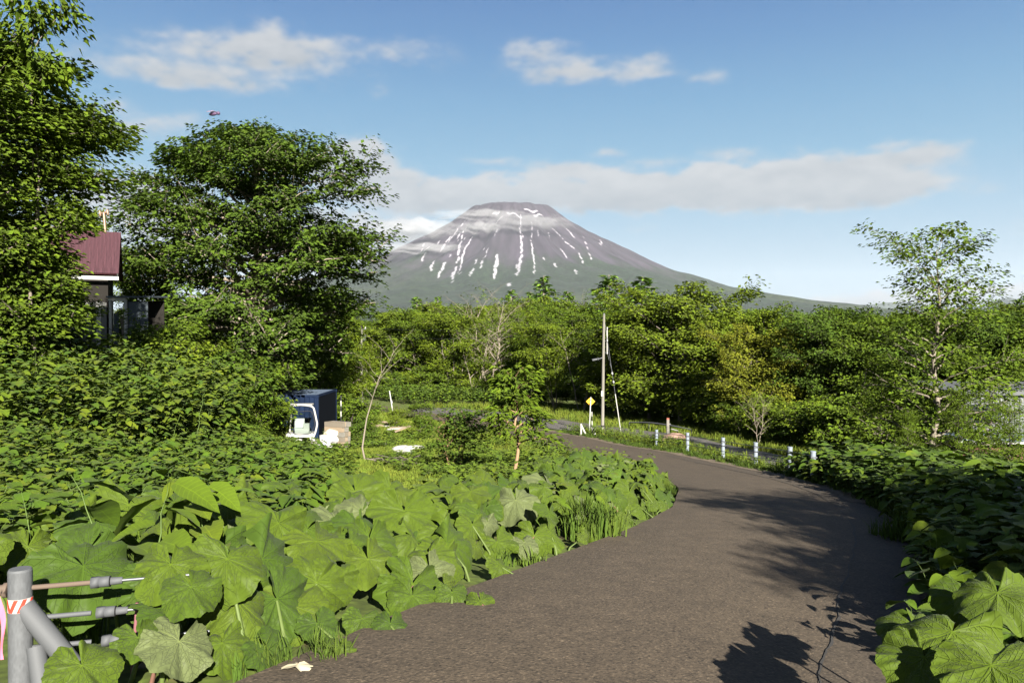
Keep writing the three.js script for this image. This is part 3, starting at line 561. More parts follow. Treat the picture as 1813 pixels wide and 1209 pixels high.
function grassTuft(seed, n, h, spread, w = 0.012) {
  const R = rng(seed), p = [], idx = [];
  for (let k = 0; k < n; k++) {
    const a = R() * 6.28, r = R() * spread, x = Math.cos(a) * r, z = Math.sin(a) * r, b = R() * 6.28, l = h * (0.5 + 0.7 * R()), lean = l * (0.15 + 0.55 * R()), dx = Math.cos(b), dz = Math.sin(b), q = p.length / 3;
    p.push(x - dz * w, -0.03, z + dx * w, x + dz * w, -0.03, z - dx * w, x + dx * lean * 0.35 - dz * w * 0.8, l * 0.6, z + dz * lean * 0.35 + dx * w * 0.8, x + dx * lean * 0.35 + dz * w * 0.8, l * 0.6, z + dz * lean * 0.35 - dx * w * 0.8, x + dx * lean, l * 0.95, z + dz * lean);
    idx.push(q, q + 1, q + 2, q + 1, q + 3, q + 2, q + 2, q + 3, q + 4);
  }
  const g = new THREE.BufferGeometry(); g.setAttribute('position', new THREE.Float32BufferAttribute(p, 3)); g.setIndex(idx); return g;
}
function herb(seed, n, h, l) {                       // a low leafy weed
  const R = rng(seed), g = new Geo();
  for (let k = 0; k < n; k++) {
    const a = R() * 6.28, hh = h * (0.25 + 0.75 * R()), r = h * 0.5 * Math.sqrt(R()); T0.set(Math.cos(a) * r, hh, Math.sin(a) * r);
    T1.set(Math.cos(a) + (R() - 0.5), -0.1 + (R() - 0.5) * 0.6, Math.sin(a) + (R() - 0.5)).normalize(); T3.set((R() - 0.5) * 0.9, 1, (R() - 0.5) * 0.9).normalize(); T2.crossVectors(T1, T3).normalize(); T3.crossVectors(T2, T1);
    const ll = l * (0.6 + 0.7 * R()), c = 0.8 + 0.4 * R(); g.leaf(T0, T1, T2, T3, ll, ll * 0.34, ll * 0.1, [c, c, c]);
  }
  return g.build();
}
console.log('plant kits done');
// ------------------------------------------------------------------ built things
const galv = std(lin(0.0848, 0.0893, 0.0960), 0.7, { metalness: 0.1, map: texture(128, (x, y) => { const k = 205 + 50 * noiseF(x, y); return [k, k, k]; }) });
const steel = std(lin(0.0930, 0.0961, 0.1054), 0.45, { metalness: 0.6 }), rusty = std(lin(0.075, 0.055, 0.042), 0.85), concrete = std(lin(0.1674, 0.1581, 0.1364), 0.95, { map: texture(256, (x, y) => { const k = 190 + 65 * noiseG(x, y) * (0.7 + 0.6 * noiseF(x, y)); return [k, k, k]; }) });
const white = std(lin(0.26, 0.26, 0.25), 0.6), whiteWorn = std(lin(0.2604, 0.2542, 0.2356), 0.8), black = std(lin(0.0124, 0.0124, 0.0136), 0.6), red = std(lin(0.3844, 0.0310, 0.0186), 0.5), pink = std(lin(0.4836, 0.0992, 0.1612), 0.7), weathered = std(lin(0.1116, 0.0961, 0.0744), 0.95), tan = std(lin(0.1674, 0.1302, 0.0899), 0.9);
const paleBlue = std(lin(0.13, 0.15, 0.18), 0.6);
const cyl = (r1, r2, h, x, y, z, seg = 14) => new THREE.CylinderGeometry(r1, r2, h, seg).translate(x, y, z);
const ORD = (n) => (n < 20 ? ordinals[n] : ['twenty', 'thirty', 'forty', 'fifty', 'sixty', 'seventy', 'eighty', 'ninety'][Math.floor((n + 1) / 10) - 2] + ((n + 1) % 10 ? '-' + ordinals[(n + 1) % 10 - 1] : 'th').replace('yth', 'ieth'));
const ordinals = ['first', 'second', 'third', 'fourth', 'fifth', 'sixth', 'seventh', 'eighth', 'ninth', 'tenth', 'eleventh', 'twelfth', 'thirteenth', 'fourteenth', 'fifteenth', 'sixteenth', 'seventeenth', 'eighteenth', 'nineteenth', 'twentieth'];

// cable barrier whose end post stands at the lower left of the picture
{
  const b = V(-2.78, GH(-2.78, 4.45), -4.45), g = group('cable_barrier', b.x, b.y, b.z); const y0 = 0.31 - b.y - 0.0;      // top of the post
  const top = y0, post = mesh('end_post', mergeGeometries([cyl(0.062, 0.062, top + 0.3, 0, (top - 0.3) / 2, 0, 20), cyl(0.056, 0.062, 0.012, 0, top + 0.006, 0, 20)]), galv, g);
  // tape: white band with slanting red bars, wrapped round the post
  const band = mesh('reflective_tape', new THREE.CylinderGeometry(0.0635, 0.0635, 0.075, 24, 1, true).translate(0, top - 0.185, 0), white, post);
  for (const a of [-0.75, -0.2, 0.5, 1.25, 2.2]) {
    const bar = grid(4, 4, (i, j) => { const w = a + (i / 4) * 0.34 + (j / 4 - 0.5) * (a < -0.5 ? -0.5 : 0.5), r = 0.0645; return [Math.sin(w) * r, top - 0.185 + (j / 4 - 0.5) * 0.072, Math.cos(w) * r]; });
    mesh('red_bar', bar, red, band);
  }
  mesh('stay', mergeGeometries([rod(V(0.02, top - 0.2, 0), V(0.34, top - 0.62, -0.02), 0.058, 12), rod(V(0.1, top - 0.42, 0.02), V(0.2, -0.1, 0.1), 0.05, 12)]), galv, g);
  const dir = V(1, -0.01, -0.3).normalize();
  for (const [k, dy] of [[0, -0.1], [1, -0.285], [2, -0.465]]) {
    const q = (t) => V(dir.x * t, top + dy + dir.y * t * (k === 0 ? 0.2 : 1) + 0.012 * k, dir.z * t);
    const c = mesh('cable', pipe([q(0.5), q(0.65), q(0.85), q(1.0)], 0.0085, 7, 14), steel, g);
    mesh('tension_rod', rod(q(0.05), q(0.36), 0.014, 9), k ? galv : rusty, g);
    const s = 0.36 + k * 0.028, n = mesh('turnbuckle', mergeGeometries([rod(q(s), q(s + 0.045), 0.034, 6), rod(q(s + 0.045), q(s + 0.1), 0.03, 14), rod(q(s + 0.1), q(s + 0.165), 0.023, 14, 0.02)]), galv, g);
    mesh('washer', rod(q(s + 0.098), q(s + 0.104), 0.031, 14), black, n);
  }
  mesh('end_nut', mergeGeometries([rod(V(-0.05, top - 0.1, 0.03), V(-0.13, top - 0.1, 0.04), 0.03, 10), rod(V(-0.05, top - 0.1, 0.03), V(-0.07, top - 0.1, 0.034), 0.042, 12)]), rusty, g);
  tag(g, 'grey steel cable barrier with striped end post in the lower left corner', 'barrier');
  const rib = mesh('ribbon', mergeGeometries([grid(2, 10, (i, j) => { const t = j / 10; return [b.x - 0.085 + i * 0.011 + 0.012 * Math.sin(t * 5) + t * 0.03, b.y + top - 0.11 - t * 0.36, b.z + 0.075 + 0.01 * Math.sin(t * 7 + i)]; }), grid(2, 6, (i, j) => { const t = j / 6; return [b.x - 0.1 - t * 0.06 + i * 0.004, b.y + top - 0.1 - t * t * 0.13 + i * 0.012, b.z + 0.07 + 0.008 * i]; })]), pink);
  tag(rib, 'pink plastic ribbon hanging from the striped barrier post', 'ribbon');
  const s = spot(278, 4.9), blk = group('concrete_block', s.x, s.y, s.z, 0.3);
  mesh('block', new THREE.IcosahedronGeometry(0.5, 2).scale(0.3, 0.46, 0.16).translate(0, 0.12, 0), concrete, blk); mesh('strap', rod(V(-0.13, 0.02, 0.085), V(0.15, 0.3, 0.085), 0.009, 6), black, blk);
  tag(blk, 'pale concrete lump among the leaves right of the striped barrier post', 'block');
  tag(mesh('stake', rod(spot(228, 4.75).add(V(0, -0.1, 0)), spot(240, 4.75).add(V(0, 0.42, 0)), 0.011, 7), std(lin(0.1240, 0.0496, 0.0558), 0.7)), 'thin purple stake leaning behind the barrier cables', 'stake');
}
// cable barrier on the right of the road
{
  const g = group('cable_barrier', 0, 0, 0), off = ROAD_W + 0.75, ds = [3.4, 7.2, 10.6], far = [[1441, 20.6], [1400, 23], [1339, 25.8], [1281, 28.8], [1218, 32.2], [1163, 36]], P = [];
  for (const d of ds) { const [x, dd] = roadPoint(sOf(d), off); P.push(V(x, G(x, dd), -dd)); }
  for (const [px, d] of far) { const x = (px - PCX) / FOCAL * d; P.push(V(x, G(x, d), -d)); }
  P.forEach((p) => { const q = mesh('post', mergeGeometries([cyl(0.07, 0.07, 1.1, p.x, p.y + 0.27, p.z, 12), cyl(0.076, 0.076, 0.03, p.x, p.y + 0.8, p.z, 12)]), paleBlue, g); for (const h of [0.52, 0.66]) mesh('bracket', box(0.16, 0.03, 0.16, p.x, p.y + h, p.z), galv, q); });
  for (const run of [P.slice(0, 3), P.slice(3)]) for (const h of [0.34, 0.53, 0.7]) mesh('cable', pipe(run.map((p) => V(p.x - 0.07, p.y + h, p.z + 0.03)), 0.011, 6, 80), steel, g);
  tag(g, 'low steel cable barrier with grey posts along the right side of the road', 'barrier');
}
// utility pole with lamp, conduit and guy wire
{
  const b = spot(1067, 48), top = at(1070, 557, 48).y - b.y, g = group('utility_pole', b.x, b.y, b.z);
  const p = mesh('pole', new THREE.CylinderGeometry(0.07, 0.105, top + 0.6, 16).translate(0, (top - 0.6) / 2, 0), concrete, g); p.rotation.z = -0.012;
  mesh('base_band', cyl(0.112, 0.112, 0.1, 0, 0.42, 0), black, g); for (const a of [-0.8, 0, 0.8, 1.6, 2.4]) mesh('base_stripe', box(0.03, 0.32, 0.012, Math.sin(a) * 0.108, 0.18, Math.cos(a) * 0.108, 0, a), a === 0 || a > 2 ? white : black, g);
  mesh('pole_cap', cyl(0.05, 0.075, 0.12, 0.09, top + 0.02, 0), galv, g);
  const c = mesh('conduit', rod(V(0.27, top - 2.4, 0.05), V(0.27, top - 0.85, 0.05), 0.035, 8), whiteWorn, g);
  for (const h of [-0.9, -1.6, -2.3]) mesh('bracket', rod(V(0.06, top + h, 0.02), V(0.27, top + h, 0.05), 0.015, 6), steel, c);
  for (let k = 0; k < 3; k++) mesh('insulator', mergeGeometries([cyl(0.04, 0.04, 0.08, 0.27, top - 2.32 + k * 0.75, 0.12), cyl(0.025, 0.025, 0.14, 0.27, top - 2.32 + k * 0.75, 0.12)]), white, g);
  const l = mesh('lamp', mergeGeometries([rod(V(-0.62, top - 2.76, 0.06), V(-0.3, top - 2.7, 0.06), 0.075, 12, 0.06), rod(V(-0.3, top - 2.7, 0.06), V(-0.24, top - 2.69, 0.06), 0.09, 12)]), galv, g); mesh('arm', rod(V(-0.25, top - 2.69, 0.06), V(0.03, top - 2.6, 0.02), 0.02, 8), steel, l);
  const gb = spot(1100, 47.5), q0 = V(0.1, top - 0.25, 0), q1 = V(gb.x - b.x, gb.y - b.y, gb.z - b.z), gw = mesh('guy_wire', rod(q0, q1, 0.012, 6), steel, g);
  const gw2 = mesh('guy_wire', rod(V(0.27, top - 2.3, 0.05), V(0.62, top - 3.6, 0.1), 0.01, 6), steel, g);
  for (const t of [0.47, 0.545]) { const a = q0.clone().lerp(q1, t), e = q0.clone().lerp(q1, t + 0.018); mesh('sleeve', rod(a, e, 0.05, 8), white, gw); }
  mesh('guard_tube', rod(q0.clone().lerp(q1, 0.66), q1, 0.028, 8), whiteWorn, gw);
  mesh('sign_plate', box(0.12, 0.34, 0.02, -0.03, 2.4, 0.13), whiteWorn, g);
  tag(g, 'tall grey utility pole with lamp and guy wire beside the road bend', 'utility pole');
  const f = spot(640, 76), t2 = at(641, 576, 76).y - f.y, h = group('utility_pole', f.x, f.y, f.z);
  mesh('pole', new THREE.CylinderGeometry(0.085, 0.13, t2 + 0.5, 12).translate(0, (t2 - 0.5) / 2, 0), concrete, h); mesh('crossarm', box(0.9, 0.09, 0.09, 0, t2 - 0.35, 0.1), galv, h); for (const x of [-0.38, 0.38]) mesh('insulator', cyl(0.05, 0.05, 0.16, x, t2 - 0.22, 0.1), white, h);
  mesh('transformer', cyl(0.16, 0.16, 0.5, 0.25, t2 - 1.2, 0.1), galv, h);
  tag(h, 'slim far utility pole half hidden in the trees behind the blue container', 'utility pole');
  const A = V(b.x, b.y + top - 0.2, b.z), B = V(f.x, f.y + t2 - 0.2, f.z), C = V(-34, A.y + 5, -30);
  for (const dy of [0, -0.7]) tag(mesh('overhead_wire', pipe([0, 0.25, 0.5, 0.75, 1].map((t) => A.clone().lerp(B, t).add(V(0, dy - Math.sin(t * Math.PI) * 0.5, 0))), 0.011, 5, 20), black), dy ? 'lower of the two thin wires strung between the utility poles' : 'upper of the two thin wires strung between the utility poles', 'wire', 'wires between the utility poles');
}
// yellow warning sign, striped marker, hatched board
{
  const b = spot(1043, 47), top = at(1046, 703, 47).y - b.y, g = group('road_sign', b.x, b.y, b.z), c = V(0.1, top - 0.27, -0.035);
  const dia = new THREE.Shape(); const s = 0.25; dia.moveTo(0, -s); dia.lineTo(s, 0); dia.lineTo(0, s); dia.lineTo(-s, 0); dia.closePath();
  mesh('post', rod(V(0, -0.3, 0), V(0.11, top + 0.0, 0), 0.035, 10), white, g);
  const face = mesh('sign_face', new THREE.ExtrudeGeometry(dia, { depth: 0.012, bevelEnabled: true, bevelSize: 0.012, bevelThickness: 0.004, bevelSegments: 1 }).translate(c.x, c.y, c.z - 0.03), std(lin(0.5084, 0.2604, 0.0124), 0.45), g);
  for (const q of [-0.1, 0.1]) mesh('clamp', box(0.1, 0.03, 0.1, c.x, c.y + q, 0), steel, g);
  tag(g, 'yellow diamond warning sign on a leaning white post', 'sign');
  const m = spot(1049, 46.5), k = group('marker_pole', m.x, m.y, m.z), H = at(1048, 729, 46.5).y - m.y;
  for (let i = 0; i < 5; i++) mesh(i % 2 ? 'black_band' : 'white_band', rod(V(-0.03 * i / 5, H * i / 5 - (i ? 0 : 0.15), 0), V(-0.03 * (i + 1) / 5, H * (i + 1) / 5, 0), 0.03, 8), i % 2 ? black : white, k);
  tag(k, 'short black and white banded marker pole beside the yellow sign', 'marker pole');
  const h = spot(1051, 45.6), e = group('hatched_board', h.x, h.y, h.z), hy = at(1051, 773, 45.6).y - h.y;
  mesh('board', box(0.26, 0.46, 0.02, 0, hy + 0.3, 0), white, e); for (let i = 0; i < 4; i++) mesh('stripe', box(0.2, 0.045, 0.004, 0, hy + 0.14 + i * 0.105, 0.0135, 0, 0, -0.75), black, e); mesh('leg', rod(V(0, -0.2, -0.02), V(0, hy + 0.1, -0.02), 0.02, 6), steel, e);
  tag(e, 'small white board with black slanting stripes at the foot of the sign', 'board');
  const n = spot(1030, 45), r = group('rail_end', n.x, n.y, n.z); mesh('upright', rod(V(-0.03, -0.2, 0), V(-0.03, 0.72, 0), 0.05, 10), whiteWorn, r); mesh('brace', rod(V(-0.03, 0.66, 0), V(0.3, -0.05, 0.25), 0.05, 10), whiteWorn, r);
  tag(r, 'pale A-shaped rail end post left of the yellow sign', 'rail post');
  const cp = spot(1183, 41), cc = group('concrete_post', cp.x, cp.y, cp.z), ch = at(1183, 743, 41).y - cp.y; mesh('shaft', box(0.135, ch + 0.2, 0.135, 0, (ch - 0.2) / 2, 0), concrete, cc); mesh('cap', box(0.13, 0.08, 0.13, 0, ch + 0.042, 0), std(lin(0.1860, 0.0558, 0.0372), 0.8), cc); mesh('reflector', cyl(0.045, 0.045, 0.02, 0.09, ch - 0.22, 0.02), white, cc);
  tag(cc, 'square concrete post with a red-brown top beside the gravel', 'post');
  const ra = group('pipe_railing', 0, 0, 0), pts = [[1115, 748, 52], [1150, 748.5, 50], [1185, 753, 48], [1225, 761, 46]].map(([x, y, d]) => at(x, y, d)); mesh('rail', pipe(pts, 0.045, 8, 20), galv, ra);
  pts.forEach((p) => mesh('upright', rod(V(p.x, p.y, p.z), V(p.x, GH(p.x, -p.z) - 0.2, p.z), 0.04, 7), galv, ra)); mesh('rail', rod(at(1190, 760, 47), at(1213, 767, 46), 0.045, 8), whiteWorn, ra);
  tag(ra, 'low grey pipe railing at the foot of the wood right of the utility pole', 'railing');
  const st = spot(693, 66), sp = group('snow_pole', st.x, st.y, st.z), sh = at(690, 692, 66).y - st.y; mesh('pole', rod(V(0.12, -0.2, 0), V(-0.18, sh, 0), 0.05, 8), white, sp); mesh('band', rod(V(0.03, sh * 0.42, 0), V(-0.02, sh * 0.55, 0), 0.055, 8), std(lin(0.2480, 0.2480, 0.2604), 0.6), sp);
  tag(sp, 'leaning white pole beside the far stretch of road', 'pole');
}
// blue shipping container
{
  const b = V(-10.8, GH(-12, 44.5) - 0.05, -44), g = group('shipping_container', b.x, at(562, 782, 44).y, b.z), W = 2.44, H = 2.6, L = 4.6;
  const navy = std(lin(0.006, 0.014, 0.04), 0.8, { specularIntensity: 0.15, map: texture(256, (x, y) => { const k = 175 + 80 * noiseG(x, y); return [k, k * 0.98, k * 0.95]; }) }), side = std(lin(0.0018, 0.0024, 0.0035), 0.97, { specularIntensity: 0.06 }), roofM = std(lin(0.0558, 0.0744, 0.1054), 0.5);  // side: same paint as the ends, its shade put into a near-black colour
  const corr = (len, n, dep) => { const p = [], idx = []; for (let i = 0; i <= n * 4; i++) { const q = i % 4, x = len * i / (n * 4), z = q === 1 || q === 2 ? dep : 0; p.push(x, 0.12, z, x, H - 0.12, z); if (i) { const k = (i - 1) * 2; idx.push(k, k + 2, k + 1, k + 1, k + 2, k + 3); } } const q = new THREE.BufferGeometry(); q.setAttribute('position', new THREE.Float32BufferAttribute(p, 3)); q.setAttribute('uv', new THREE.Float32BufferAttribute(p.flatMap((_, i) => (i % 3 ? [] : [p[i] / 2, p[i + 1] / 2])), 2)); q.setIndex(idx); return q; };
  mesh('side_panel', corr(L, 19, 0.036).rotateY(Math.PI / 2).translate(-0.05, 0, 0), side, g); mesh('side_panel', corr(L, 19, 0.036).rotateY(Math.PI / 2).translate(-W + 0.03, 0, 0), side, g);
  mesh('end_panel', corr(W, 9, 0.04).translate(-W, 0, -0.06), navy, g); mesh('end_panel', corr(W, 9, 0.04).translate(-W, 0, -L + 0.03), navy, g);
  for (const x of [-0.06, -W + 0.06]) for (const z of [-0.06, -L + 0.06]) { const p = mesh('corner_post', box(0.14, H, 0.14, x, H / 2, z), navy, g); for (const y of [0.07, H - 0.07]) mesh('corner_casting', box(0.18, 0.14, 0.18, x, y, z), navy, p); }
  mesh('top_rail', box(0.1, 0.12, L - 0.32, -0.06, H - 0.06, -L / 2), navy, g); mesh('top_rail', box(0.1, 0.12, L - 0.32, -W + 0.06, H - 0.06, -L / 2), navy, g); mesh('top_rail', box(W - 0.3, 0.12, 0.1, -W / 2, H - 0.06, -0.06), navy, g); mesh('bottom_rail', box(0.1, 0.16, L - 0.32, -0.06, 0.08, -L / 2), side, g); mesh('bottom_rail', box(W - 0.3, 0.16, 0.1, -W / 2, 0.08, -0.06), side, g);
  mesh('roof', grid(1, 40, (i, j) => [-W + 0.1 + i * (W - 0.2), H - 0.03 + (j % 4 > 1 ? 0.022 : 0), -0.1 - j / 40 * (L - 0.2)], false), roofM, g); mesh('floor', box(W - 0.2, 0.06, L - 0.2, -W / 2, 0.14, -L / 2), weathered, g);
  tag(g, 'dark blue shipping container standing in the overgrown yard', 'container');
  const m = at(603, 748, 47.2), k = group('striped_pole', m.x, GH(m.x, 47.2), m.z), kh = at(603, 700, 47.2).y - GH(m.x, 47.2);
  for (let i = 0; i < 8; i++) mesh(i % 2 ? 'dark_band' : 'white_band', rod(V(0, kh * i / 8 - (i ? 0 : 0.1), 0), V(0, kh * (i + 1) / 8, 0), 0.035, 8), i % 2 ? black : white, k);
  tag(k, 'thin white and dark striped pole at the right rear corner of the container', 'pole');
}
// wrecked machine cab in front of it
{
  const d = 41.2, k = d / FOCAL, b = at(531, 783, d), g = group('machine_cab', b.x, b.y, b.z, 0.12), X = (px) => (px - 531) * k, Y = (py) => (783 - py) * k;
  const glass = new THREE.MeshPhysicalMaterial({ color: lin(0.75, 0.82, 0.8), roughness: 0.08, transmission: 1, thickness: 0, side: THREE.DoubleSide });
  mesh('base', mergeGeometries([box(1.35, 0.2, 0.9, X(529), Y(771), -0.45), box(0.22, 0.42, 0.22, X(551), Y(776), -0.1, 0, 0, 0.2), box(0.9, 0.08, 0.8, X(518), Y(779), -0.4)]), white, g);
  mesh('frame', pipe([[510, 724], [516, 719], [530, 717], [546, 718.5], [554, 723], [559, 745], [560, 752], [557, 766], [552, 778]].map(([x, y]) => V(X(x), Y(y), 0.02)), 0.05, 9, 50), white, g);
  mesh('frame', pipe([[512, 726], [510, 745], [508, 768]].map(([x, y]) => V(X(x), Y(y), -0.85)), 0.04, 8, 16), whiteWorn, g); mesh('roof', box(1.2, 0.06, 0.9, X(530), Y(718), -0.45), whiteWorn, g);
  const w = [[523, 729], [548, 728], [553, 734], [556, 752], [551, 764], [546, 768], [520, 767]], sh = new THREE.Shape(w.map(([x, y]) => new THREE.Vector2(X(x), Y(y)))); mesh('window', new THREE.ShapeGeometry(sh).translate(0, 0, 0.03), glass, g);
  mesh('window_seal', pipe([...w, w[0]].map(([x, y]) => V(X(x), Y(y), 0.035)), 0.018, 6, 60), black, g);
  mesh('seat', mergeGeometries([box(0.5, 0.12, 0.45, X(528), Y(762), -0.5), box(0.5, 0.6, 0.12, X(526), Y(754), -0.75, -0.2)]), white, g); mesh('control_panel', mergeGeometries([box(0.3, 0.5, 0.2, X(540), Y(760), -0.35, 0.3), box(0.7, 0.12, 0.3, X(533), Y(765), -0.2, 0.5)]), whiteWorn, g);
  tag(g, 'white wrecked machine cab with a rounded window beside the blue container', 'machine cab');
  const R = rng(61);
  const p = at(597, 762, 42), st = group('plank_stack', p.x, GH(p.x, 42) - 0.02, p.z, -0.5), hh = at(597, 746, 42).y - GH(p.x, 42);
  for (let i = 0; i < 6; i++) for (let j = 0; j < 3; j++) mesh('plank', box(1.0 + R() * 0.3, hh / 6 - 0.012, 0.2, (R() - 0.5) * 0.1, hh * (i + 0.5) / 6, (j - 1) * 0.225), [tan, weathered, concrete][(i + j) % 3], st);
  tag(st, 'stack of grey and tan planks at the container corner', 'plank stack');
  const sack = (px, py, dd, s, label, m = white) => { const q = spot(px, dd), y = at(px, py, dd).y; const o = mesh('debris_sheet', new THREE.IcosahedronGeometry(s, 2), m), a = o.geometry.attributes.position; for (let i = 0; i < a.count; i++) { const v = V(a.getX(i), a.getY(i), a.getZ(i)), n = 0.65 + 0.7 * fbm(v.x * 4 / s + px, v.y * 4 / s + v.z * 3 / s + py, 3); a.setXYZ(i, v.x * n * 1.4, v.y * n * 0.8, v.z * n); } o.geometry.computeVertexNormals(); o.position.set(q.x, y, q.z); tag(o, label, 'debris', 'white junk beside the cab'); };
  sack(580, 778, 41, 0.34, 'white plastic junk heaped between cab and plank stack', white); sack(575, 790, 40.4, 0.26, 'crumpled white sheet lying below the container corner', white); sack(586, 768, 41.3, 0.27, 'cream coloured sack leaning on the plank stack', std(lin(0.3844, 0.3410, 0.2480), 0.8)); sack(470, 771, 41, 0.25, 'white junk showing through the bush left of the cab', white); sack(558, 786, 40.6, 0.22, 'grey crumpled sheet at the foot of the cab', concrete);
}
// rubble and boards in the yard
{
  const R = rng(71);
  const stone = (px, py, s, m, label, grp) => { const p = onGround(px, py), g = new THREE.IcosahedronGeometry(1, 2), a = g.attributes.position; for (let i = 0; i < a.count; i++) { const n = 0.7 + 0.6 * fbm(a.getX(i) * 1.6 + px, a.getY(i) * 1.6 + a.getZ(i), 3); a.setXYZ(i, a.getX(i) * n * s, a.getY(i) * n * s * 0.4, a.getZ(i) * n * s * 0.7); } g.computeVertexNormals(); const o = mesh('rubble_stone', g, m); o.position.set(p.x, GH(p.x, -p.z) + s * 0.14, p.z); o.rotation.y = R() * 6; tag(o, label, 'stone', grp); };
  [[661, 788, 0.34], [677, 790, 0.3], [712, 795, 0.5], [725, 795, 0.42], [738, 794, 0.4], [709, 802, 0.3], [722, 803, 0.34], [634, 791, 0.3]].forEach(([x, y, s], k) => stone(x, y, s, whiteWorn, `${['leftmost-lying', 'roundish', 'broad flat', 'middle', 'right-hand', 'small front', 'low front', 'outlying'][k]} pale stone of the rubble row in the grassy yard`, 'pale rubble in the yard'));
  [[655, 750, 0.3], [672, 757, 0.4], [680, 748, 0.28]].forEach(([x, y, s], k) => stone(x, y, s, tan, `${['small', 'large', 'upper'][k]} tan clod beside the broken boards in the yard`, 'tan clods in the yard'));
  stone(905, 842, 0.22, tan, 'brownish stone in the grass between shrub and young tree', undefined); stone(828, 838, 0.3, tan, 'tan rock in the grass by the bushy shrub', undefined); stone(1194, 781, 0.75, std(lin(0.2604, 0.1674, 0.1302), 0.95), 'pinkish mound of earth at the foot of the concrete post', undefined);
  [[692, 758, 0.5], [704, 764, 0.2], [699, 768, -0.2], [712, 770, 0.45]].forEach(([x, y, a], k) => { const p = onGround(x, y), o = mesh('broken_board', box(1.1, 0.06, 0.2), k % 2 ? tan : whiteWorn); o.position.set(p.x, GH(p.x, -p.z) + 0.2 + 0.06 * k, p.z); o.rotation.set(0.15, a, 0.12 * (k - 1)); tag(o, `${ordinals[k]} broken board from the left in the yard debris`, 'board', 'broken boards in the yard'); });
  const p = onGround(705, 827), g = group('brush_pile', p.x, GH(p.x, -p.z), p.z);
  for (let k = 0; k < 60; k++) { const x = (R() - 0.5) * 2.2, z = (R() - 0.5) * 1.0, y = 0.08 + R() * 0.4 * (1 - Math.abs(x) / 1.3), a = R() * 3.14, l = 0.3 + R() * 0.55, t = (R() - 0.5) * 0.3; mesh('stick', rod(V(x - Math.cos(a) * l, Math.max(0.03, y - t), z - Math.sin(a) * l * 0.6), V(x + Math.cos(a) * l, y + t + 0.05, z + Math.sin(a) * l * 0.6), 0.012 + R() * 0.016, 4), k % 4 ? barkDark : bark, g); }
  tag(g, 'dark pile of cut brushwood in the grassy yard', 'brush pile');
}
